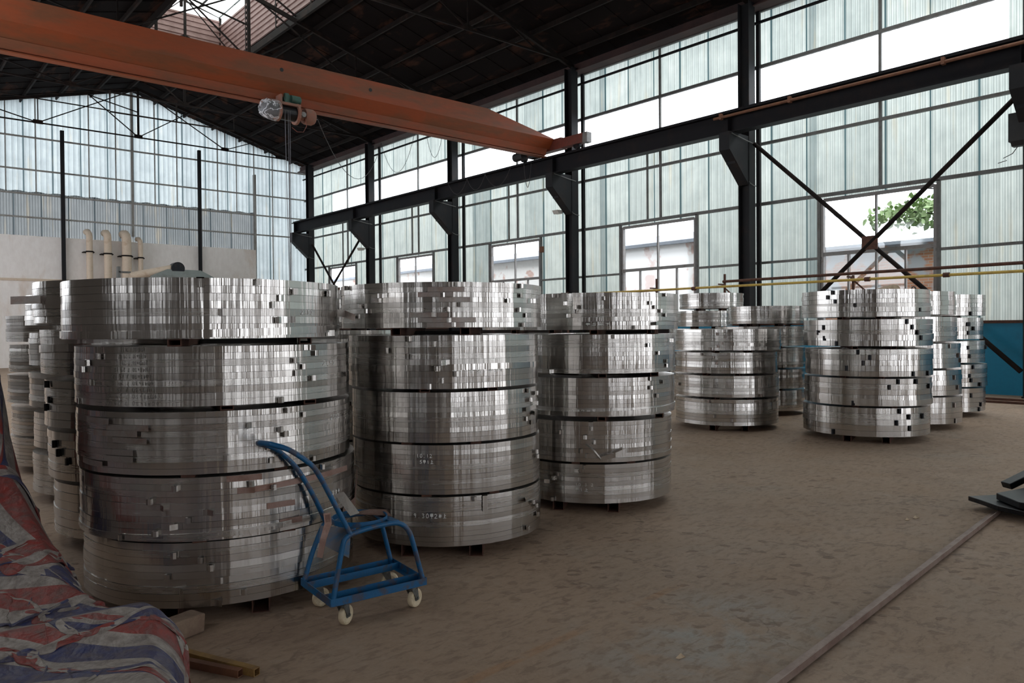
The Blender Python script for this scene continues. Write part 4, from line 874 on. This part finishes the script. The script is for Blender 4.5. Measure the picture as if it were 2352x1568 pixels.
loose_strip([cyl('J', 4, -2.75, 1.612, .004), cyl('J', 4, -2.9, 1.612, .012), cyl('J', 4, -3.0, 1.610, .07), cyl('J', 4, -3.08, 1.607, .14)], .05, '', M['steel_dull'], 'strip_tail', True, parent=coil('J', 4))
loose_strip([cyl('C', 1, -2.46, .53, .004), cyl('C', 1, -2.38, .49, .03), cyl('C', 1, -2.30, .425, .045)], .03, '', M['steel'], 'strip_tail', False, parent=coil('C', 1))
loose_strip([cyl('C', 1, -2.30, .425, .045), cyl('C', 1, -2.15, .455, .06), cyl('C', 1, -2.02, .49, .06)], .035, '', M['steel'], 'strip_tail', True, parent=coil('C', 1))
loose_strip([cyl('A', 4, -.62, 1.50, .003), cyl('A', 4, -.55, 1.495, .04), cyl('A', 4, -.6, 1.47, .10)], .04, '', M['steel_dull'], 'strip_tail', True, parent=coil('A', 4))
loose_strip([cyl('A', 0, -.98, .40, .03), cyl('A', 1, -.72, .42, .015), cyl('A', 1, -.40, .55, .02)], .07, '', M['rusty_strip'], 'strip_tail', True, parent=coil('A', 1))
for (k, li, a) in (('C', 4, -2.73), ('A', 4, -1.951), ('C', 1, -2.41), ('B', 0, -1.85), ('D', 2, -2.72)):
    cx, cy, r, z0, z1 = STACKS[k][li]; m = MB(); ca, sa = math.cos(a), math.sin(a)    # binding band over the edge
    q = [(cx+(r-.28)*ca, cy+(r-.28)*sa, z1+.002), (cx+(r+.0)*ca, cy+r*sa, z1+.003), (cx+(r+.007)*ca, cy+(r+.007)*sa, z1-.004), (cx+(r+.008)*ca, cy+(r+.008)*sa, z1-(.10 if k != 'A' else .045))]
    w_ = .017; V = []
    for p in q: V += [(p[0]+sa*w_, p[1]-ca*w_, p[2]), (p[0]-sa*w_, p[1]+ca*w_, p[2])]
    if k in ('C',) and li == 4: q = q
    m.add(V, [(0, 1, 3, 2), (2, 3, 5, 4), (4, 5, 7, 6)]); m.build('binding_band', M['steel'], coil(k, li))
# scraps on the tops of coils
m = MB(); cx, cy, r, z0, z1 = STACKS['E'][4]
m.add([(9.45, 3.98, z1+.001), (9.6, 3.92, z1+.001), (9.68, 3.98, z1+.07), (9.74, 3.95, z1+.06), (9.62, 3.86, z1+.0), (9.5, 4.1, z1+.02)], [(0, 1, 2), (1, 4, 3, 2), (0, 2, 5)])
o = m.build('steel_offcut', M['scrap'], origin=(9.5, 3.95, z1)); tag(o, 'crumpled pale scrap lying on top of the right-hand open stack', 'offcut')
m = MB(); a = [(9.98+.07*math.cos(t_), 3.86, z1+.045*math.sin(t_)) for t_ in np.linspace(0, PI, 9)]; m.tube(a, .008, 6)
o = m.build('wire_loop', M['wire'], origin=(9.98, 3.86, z1)); tag(o, 'small wire loop standing on top of the right-hand open stack', 'wire')
m = MB(); m.add([(4.20, 6.3, 1.66), (4.29, 6.3, 1.66), (4.26, 6.31, 1.80), (4.25, 6.3, 1.95), (4.235, 6.31, 1.80)], [(0, 1, 2, 3, 4)]); 
# ================================================================== trolley
t = thing('hand_trolley', 'blue tubular steel hand trolley on four small ivory casters in front of the coil stacks', 'trolley', (1.93, 3.38, 0))
FL, FR, BR, BL = [Vector(p) for p in ((1.655, 3.19, .135), (2.165, 3.155, .135), (2.215, 3.555, .135), (1.69, 3.575, .135))]
m = MB(); w_ = .036
for a, b, ins in ((FL, FR, 1), (FR, BR, 1), (BR, BL, 1), (BL, FL, 1)):
    m.bar(a, b, .004, w_); c_ = (FL+FR+BR+BL)/4; inn = ((c_-(a+b)/2)).normalized()*.016; m.bar(a+inn-Vector((0, 0, w_/2-.002)), b+inn-Vector((0, 0, w_/2-.002)), .034, .004)
for f in (.22, .78):                            # inner rails
    a = FL.lerp(BL, f); b = FR.lerp(BR, f); m.bar(a, b, .004, w_); m.bar(a+Vector((0, .016*(1 if f < .5 else -1)*-1, -w_/2+.002)), b+Vector((0, .016*(1 if f < .5 else -1)*-1, -w_/2+.002)), .032, .004)
m.build('base_frame', M['blue'], t)
def smooth_path(P, n_=6):
    P = [Vector(p) for p in P]; out_ = []
    for i in range(len(P)-1):
        p0 = P[max(i-1, 0)]; p1 = P[i]; p2 = P[i+1]; p3 = P[min(i+2, len(P)-1)]
        for k in range(n_):
            u = k/n_; out_.append(.5*((2*p1)+(p2-p0)*u+(2*p0-5*p1+4*p2-p3)*u*u+(3*p1-p0-3*p2+p3)*u**3))
    out_.append(P[-1]); return out_
m = MB(); m.tube(smooth_path([(1.668, 3.20, .125), (1.695, 3.20, .26), (1.722, 3.20, .385), (1.738, 3.20, .42), (1.775, 3.20, .436), (1.87, 3.20, .447), (1.99, 3.195, .45), (2.04, 3.19, .438), (2.075, 3.185, .405), (2.10, 3.18, .345), (2.158, 3.17, .125)]), .0125, 10); m.build('front_hoop', M['blue'], t, smooth='auto')
m = MB(); m.tube(smooth_path([(1.70, 3.565, .125), (1.74, 3.565, .25), (1.79, 3.56, .37), (1.82, 3.56, .41), (1.87, 3.555, .43), (2.06, 3.55, .425), (2.12, 3.55, .40), (2.15, 3.55, .34), (2.205, 3.548, .125)]), .0125, 10); m.build('back_hoop', M['blue'], t, smooth='auto')
m = MB(); T1 = [(1.765, 3.20, .434), (1.687, 3.20, .585), (1.611, 3.20, .728), (1.562, 3.20, .794), (1.475, 3.22, .863), (1.405, 3.26, .893)]
T2 = [(1.82, 3.56, .42), (1.763, 3.56, .545), (1.697, 3.56, .665), (1.645, 3.56, .739), (1.575, 3.55, .805), (1.50, 3.50, .848)]
path = smooth_path(T1)+smooth_path([(1.405, 3.26, .893), (1.395, 3.36, .89), (1.43, 3.45, .872), (1.50, 3.50, .848)])[1:-1]+smooth_path(T2)[::-1]
m.tube(path, .0125, 10); m.build('handle', M['blue'], t, smooth='auto')
RCX, RCY, RZ_ = 1.90, 3.35, .448
m = MB(); n_ = 40; V = []
for k in range(n_):
    a = 2*PI*k/n_
    for rr, zz in ((.138, 0), (.138, .026), (.134, .026), (.134, 0)): V.append((RCX+rr*math.cos(a), RCY+rr*math.sin(a)*.98, RZ_+zz))
m.add(V, [(k*4+q, k*4+(q+1) % 4, ((k+1) % n_)*4+(q+1) % 4, ((k+1) % n_)*4+q) for k in range(n_) for q in range(4)]); m.build('ring_holder', M['blue'], t, smooth='auto')
m = MB(); m.prism([(1.98, 3.20, .455), (2.03, 3.19, .452), (2.10, 3.53, .425), (2.05, 3.54, .43)], (0, 0, .008)); m.prism([(1.76, 3.21, .448), (1.80, 3.21, .45), (1.86, 3.53, .435), (1.82, 3.53, .43)], (0, 0, .007)); m.build('cross_plate', M['blue'], t)
m = MB(); m.add([(1.660, 3.30, .475), (1.80, 3.26, .445), (1.755, 3.20, .325), (1.635, 3.27, .405)], [(0, 1, 2, 3)]); m.v += [(x+.004, y+.004, z) for x, y, z in m.v]; m.f += [(7, 6, 5, 4), (0, 4, 5, 1), (1, 5, 6, 2), (2, 6, 7, 3), (3, 7, 4, 0)]
m.build('side_panel', M['blue_sheet'], t)
for (x, y, rot_) in ((1.735, 3.225, .5), (2.107, 3.20, .35), (1.755, 3.53, .2), (2.15, 3.52, -.5)):
    m = MB(); q = Matrix.Rotation(rot_, 3, 'Z')
    m.box((x, y, .112), (.07, .06, .006), q); off = q @ Vector((.022, 0, 0))
    m.lathe((x, y, .096), (0, 0, 1), [(0, 0), (0, .024), (.014, .024), (.014, 0)], 14)
    for s_ in (-1, 1):
        nn = q @ Vector((0, s_*.019, 0)); c0 = Vector((x, y, 0))+nn
        dd = q @ Vector((1, 0, 0)); pl = [c0+dd*(-.022)+Vector((0, 0, .10)), c0+dd*.024+Vector((0, 0, .10)), c0+dd*.034+Vector((0, 0, .045)), c0+dd*.016+Vector((0, 0, .040))]
        m.prism(pl, (q @ Vector((0, .003, 0)))[:])
    fk = m.build('caster_fork', M['caster_steel'], t)
    ax = q @ Vector((0, 1, 0)); c0 = Vector((x, y, .0475))+off; m = MB()
    prof = [(-.012, .012), (-.012, .030), (-.015, .034), (-.014, .043), (-.009, .0472), (.009, .0472), (.014, .043), (.015, .034), (.012, .030), (.012, .012)]
    m.lathe(c0, ax, prof, 28); wh = m.build('caster_wheel', M['caster_wheel'], fk, smooth='auto')
    m = MB(); m.lathe(c0, ax, [(-.024, 0), (-.024, .008), (.024, .008), (.024, 0)], 10); m.lathe(c0, ax, [(-.0125, .0), (-.0125, .016), (.0125, .016), (.0125, 0)], 14); m.build('axle', M['caster_steel'], fk)
loose_strip([(1.665, 3.24, .545), (1.660, 3.22, .50), (1.625, 3.20, .44), (1.60, 3.19, .36)], .034, 'brown flat steel offcut hooked over the left handle tube of the blue trolley', M['rusty_strip'], vertical=False)
m = MB(); m.prism([(1.79, 3.40, .588), (1.845, 3.41, .592), (1.905, 3.36, .485), (1.845, 3.345, .482)], (.002, .004, 0)); o = m.build('steel_offcut', M['steel_dull'], origin=(1.86, 3.36, .48)); tag(o, 'brownish steel plate offcut leaning upright in the ring of the blue trolley', 'offcut')
m = MB(); m.add([(1.86, 3.42, .478), (2.0, 3.42, .476), (2.06, 3.36, .476), (2.055, 3.30, .455), (1.90, 3.36, .477)], [(0, 4, 3, 2, 1)]); m.v += [(x, y, z+.002) for x, y, z in m.v]; m.f += [(5, 6, 7, 8, 9)]; o = m.build('steel_offcut', M['rusty_strip'], origin=(1.95, 3.37, .47)); tag(o, 'flat brown strip offcut lying across the ring of the blue trolley', 'offcut')
# ================================================================== floor things
m = MB(); a = Vector((6.42, 1.905, .012)); b = Vector((1.6, 1.455, .012)); m.bar(a, b, .052, .006); sd = (b-a).normalized().cross(Vector((0, 0, 1)))*.026
m.bar(a+sd*-1+Vector((0, 0, .012)), b+sd*-1+Vector((0, 0, .012)), .006, .03); m.bar(a-Vector((0, 0, .009)), b-Vector((0, 0, .009)), .03, .006)
o = m.build('floor_rail', M['rail_bar'], origin=(4, 1.68, 0)); tag(o, 'long flat steel rail bedded in the floor, running to the lower right', 'rail')
t = thing('machine_foot', 'stack of black steel plates reaching in over the floor at the right edge', 'machine part', (6.9, 1.9, 0))
m = MB(); m.prism([(6.50, 2.12, .05), (6.43, 2.02, .05), (6.30, 1.86, .05), (6.22, 1.62, .05), (6.9, 1.5, .05), (6.95, 1.85, .05)], (0, 0, .035)); m.build('lower_plate', M['black_steel'], t, bevel=.004)
m = MB(); m.prism([(6.50, 1.93, .09), (6.28, 1.72, .09), (6.25, 1.4, .09), (7.0, 1.3, .09), (7.1, 1.8, .09)], (0, 0, .05)); m.build('upper_plate', M['black_steel'], t, bevel=.006)
m = MB(); m.b2(6.75, 7.1, 1.5, 1.8, .13, .22); m.bar((6.9, 1.98, .13), (7.3, 1.7, .34), .10, .05); m.build('lever', M['black_steel'], t, bevel=.006)
m = MB(); m.b2(6.6, 6.9, 1.45, 1.8, 0, .055); m.build('block', M['rust'], t)
def sqtube(a, b, w_, mat, label, name='square_tube'):
    m = MB(); a = Vector(a); b = Vector(b); d = (b-a).normalized(); sd = d.cross(Vector((0, 0, 1))); up = Vector((0, 0, 1)); tk = .003
    for s_ in (-1, 1):
        m.bar(a+up*s_*(w_/2-tk/2), b+up*s_*(w_/2-tk/2), w_, tk); m.bar(a+sd*s_*(w_/2-tk/2), b+sd*s_*(w_/2-tk/2), tk, w_-2*tk)
    o = m.build(name, mat, origin=tuple((a+b)/2)); return tag(o, label, 'tube', 'square tubes on the floor')
sqtube((.99, 3.52, .017), (1.218, 2.99, .017), .032, M['tube_yellow'], 'ochre square steel tube on the floor, longer and right of the two by the tarpaulin')
sqtube((.93, 3.48, .015), (1.165, 3.03, .015), .030, M['rust_pipe'], 'brown square steel tube on the floor, left of the two by the tarpaulin')
m = MB(); m.box((1.13, 3.62, .045), (.16, .10, .09), Matrix.Rotation(.35, 3, 'Z')); m.v = [(x+random.uniform(-.006, .006), y+random.uniform(-.006, .006), max(0, z+random.uniform(-.004, .004))) for x, y, z in m.v]
o = m.build('brick', M['brick'], origin=(1.13, 3.62, 0), bevel=.008); tag(o, 'dusty brick on the floor between the striped tarpaulin and the coil stack', 'brick')
for k, (x, y, s_, lb) in enumerate([(5.82, 2.24, .05, 'pale curled scrap on the open floor left of the steel rail'), (5.72, 2.26, .03, 'tiny pale splinter beside the curled scrap on the floor'), (6.35, 1.63, .05, 'small tan chip on the floor below the black plates'), (2.62, 1.95, .03, 'orange chip on the bare floor left of the rail')]):
    m = MB(); m.add([(x, y, .002), (x+s_, y-.01, .004), (x+s_*.9, y+s_*.4, .014), (x-.01, y+s_*.3, .006)], [(0, 1, 2, 3)]); m.v += [(a_, b_, c_+.003) for a_, b_, c_ in m.v]; m.f += [(4, 5, 6, 7), (0, 1, 5, 4), (1, 2, 6, 5), (2, 3, 7, 6), (3, 0, 4, 7)]
    o = m.build('floor_scrap', M['scrap'], origin=(x, y, 0)); tag(o, lb, 'scrap', 'scraps on the floor')
# ================================================================== striped tarpaulin heap: an oversized sheet, folded and relaxed over a mound
def hfield(x, y):
    hy = np.interp(y, [2.0, 2.6, 2.9, 3.15, 3.35, 3.6, 3.9, 4.2, 4.6, 4.85, 5.5], [.34, .30, .27, .33, .27, .34, .44, .56, .76, 1.36, 1.42])
    xe = np.interp(y, [1.9, 2.6, 3.0, 3.2, 3.4, 3.6, 3.9, 4.2, 4.6, 4.8, 5.6], [.68, .82, .96, .96, .84, .76, .74, .72, .69, .64, .70])
    return hy*np.clip((xe-x)/.12, 0, 1)**.25
def make_sheet(x0, x1, y0, y1, nu, nv, over, seed, zoff, iters, ang, wl=.42):
    g = np.random.default_rng(seed); U, V = np.meshgrid(np.linspace(0, 1, nu), np.linspace(0, 1, nv), indexing='ij')
    X = x0+(x1-x0)*U; Y = y0+(y1-y0)*V
    lx = (x1-x0)*over/(nu-1); ly = (y1-y0)*over/(nv-1)
    X0, Y0_ = X.copy(), Y.copy(); Z = np.zeros_like(X)
    for k in range(7):                       # steep folds running in several directions
        a = g.uniform(0, PI); kk = 2*PI/(wl*g.uniform(.45, 1.5)); ph = kk*(X0*math.cos(a)+Y0_*math.sin(a))+g.uniform(0, 6.3)+1.6*np.sin(3.1*(X0*math.sin(a)-Y0_*math.cos(a))+g.uniform(0, 6.3))
        am = 1.0/kk*g.uniform(.5, 1.0); Z += am*np.cos(ph); X -= am*.8*math.cos(a)*np.sin(ph); Y -= am*.8*math.sin(a)*np.sin(ph)
    h = hfield(X, Y); P = np.stack([X, Y, h+zoff+.10+Z*.8], -1)+g.normal(0, .003, (nu, nv, 3)); Q = P.copy()
    pairs = []
    def con(di, dj, L):
        a = (slice(0, nu-di), slice(0, nv-dj)) if dj >= 0 else (slice(0, nu-di), slice(-dj, nv)); b = (slice(di, nu), slice(dj, nv)) if dj >= 0 else (slice(di, nu), slice(0, nv+dj)); pairs.append((a, b, L))
    con(1, 0, lx); con(0, 1, ly); con(1, 1, math.hypot(lx, ly)); con(1, -1, math.hypot(lx, ly)); con(2, 0, 2*lx*.9); con(0, 2, 2*ly*.9)
    W = np.zeros((nu, nv, 1))
    for it in range(iters):
        vel = (P-Q)*.86; Q = P.copy(); P = P+vel; P[..., 2] -= .0011
        for sub in range(5):
            D = np.zeros_like(P); W[:] = 0
            for q, (a, b, L) in enumerate(pairs):
                d = P[b]-P[a]; l = np.linalg.norm(d, axis=-1, keepdims=True)+1e-9; k = .5 if q < 2 else (.35 if q < 4 else .3)
                c_ = d*np.minimum(0, (l-L))/l*k if q >= 4 else d*(l-L)/l*k
                D[a] += c_; D[b] -= c_; W[a] += 1; W[b] += 1
            P += D/np.maximum(W, 1)*1.7
            h = hfield(P[..., 0], P[..., 1])+.012+zoff*.3; low = P[..., 2] < h; P[..., 2] = np.where(low, h, P[..., 2]); Q[low] = Q[low]*.3+P[low]*.7
            P[..., 2] = np.minimum(P[..., 2], h+.34)
            for cx, cy, r in ((1.57, 4.302, .745), (1.63, 5.77, .72)):
                dx = P[..., 0]-cx; dy = P[..., 1]-cy; dd = np.hypot(dx, dy)+1e-9; s_ = np.where(dd < r, r/dd, 1.0); P[..., 0] = cx+dx*s_; P[..., 1] = cy+dy*s_
            P[..., 0] = np.clip(P[..., 0], x0-.05, np.interp(P[..., 1], [2.1, 2.6, 3.0, 3.2, 3.45, 3.6, 4.2, 4.6, 4.8, 5.6], [.72, .86, 1.01, 1.01, .88, .80, .78, .73, .67, .74])); P[..., 1] = np.clip(P[..., 1], y0-.03, y1+.03); P[:, 0, 1] = y0; P[0, :, 0] = x0
    for k in range(3):                      # take the stiffness of woven plastic into account
        S = P.copy(); S[1:-1, 1:-1] = (P[2:, 1:-1]+P[:-2, 1:-1]+P[1:-1, 2:]+P[1:-1, :-2])/4; P = P*.4+S*.6
    uu = U*(x1-x0)*over; vv = V*(y1-y0)*over; ca, sa = math.cos(ang), math.sin(ang)
    return P, (uu*ca+vv*sa), (-uu*sa+vv*ca)
def sheet_obj(name, P, u, v, period, parent):
    nu, nv = P.shape[:2]; i = np.arange(nu*nv).reshape(nu, nv)
    F = np.stack([i[:-1, :-1], i[1:, :-1], i[1:, 1:], i[:-1, 1:]], -1).reshape(-1, 4)
    me = npmesh(name, P.reshape(-1, 3)-np.array(parent.location), F, M['tarp']); uv = me.uv_layers.new(name='UVMap')
    uf = np.stack([u.ravel()/period, v.ravel()/period], 1)[F.ravel()]; uv.data.foreach_set('uv', uf.astype(np.float32).ravel())
    o = link(name, me, parent); sd = o.modifiers.new('s', 'SUBSURF'); sd.levels = 1; sd.render_levels = 1
    so = o.modifiers.new('t', 'SOLIDIFY'); so.thickness = .0015
    return o
tp = thing('striped_tarpaulin', 'crumpled heap of red, white and blue striped tarpaulin left of the front stack', 'tarpaulin', (.6, 3.6, 0))
P, u, v = make_sheet(-.05, .84, 3.4, 5.6, 90, 190, 1.5, 3, .02, 120, .35, .6); sheet_obj('rear_sheet', P, u, v, .40, tp)
P, u, v = make_sheet(0, 1.0, 1.95, 4.0, 120, 200, 1.5, 8, .04, 120, .95, .8); sheet_obj('front_sheet', P, u, v, .42, tp)
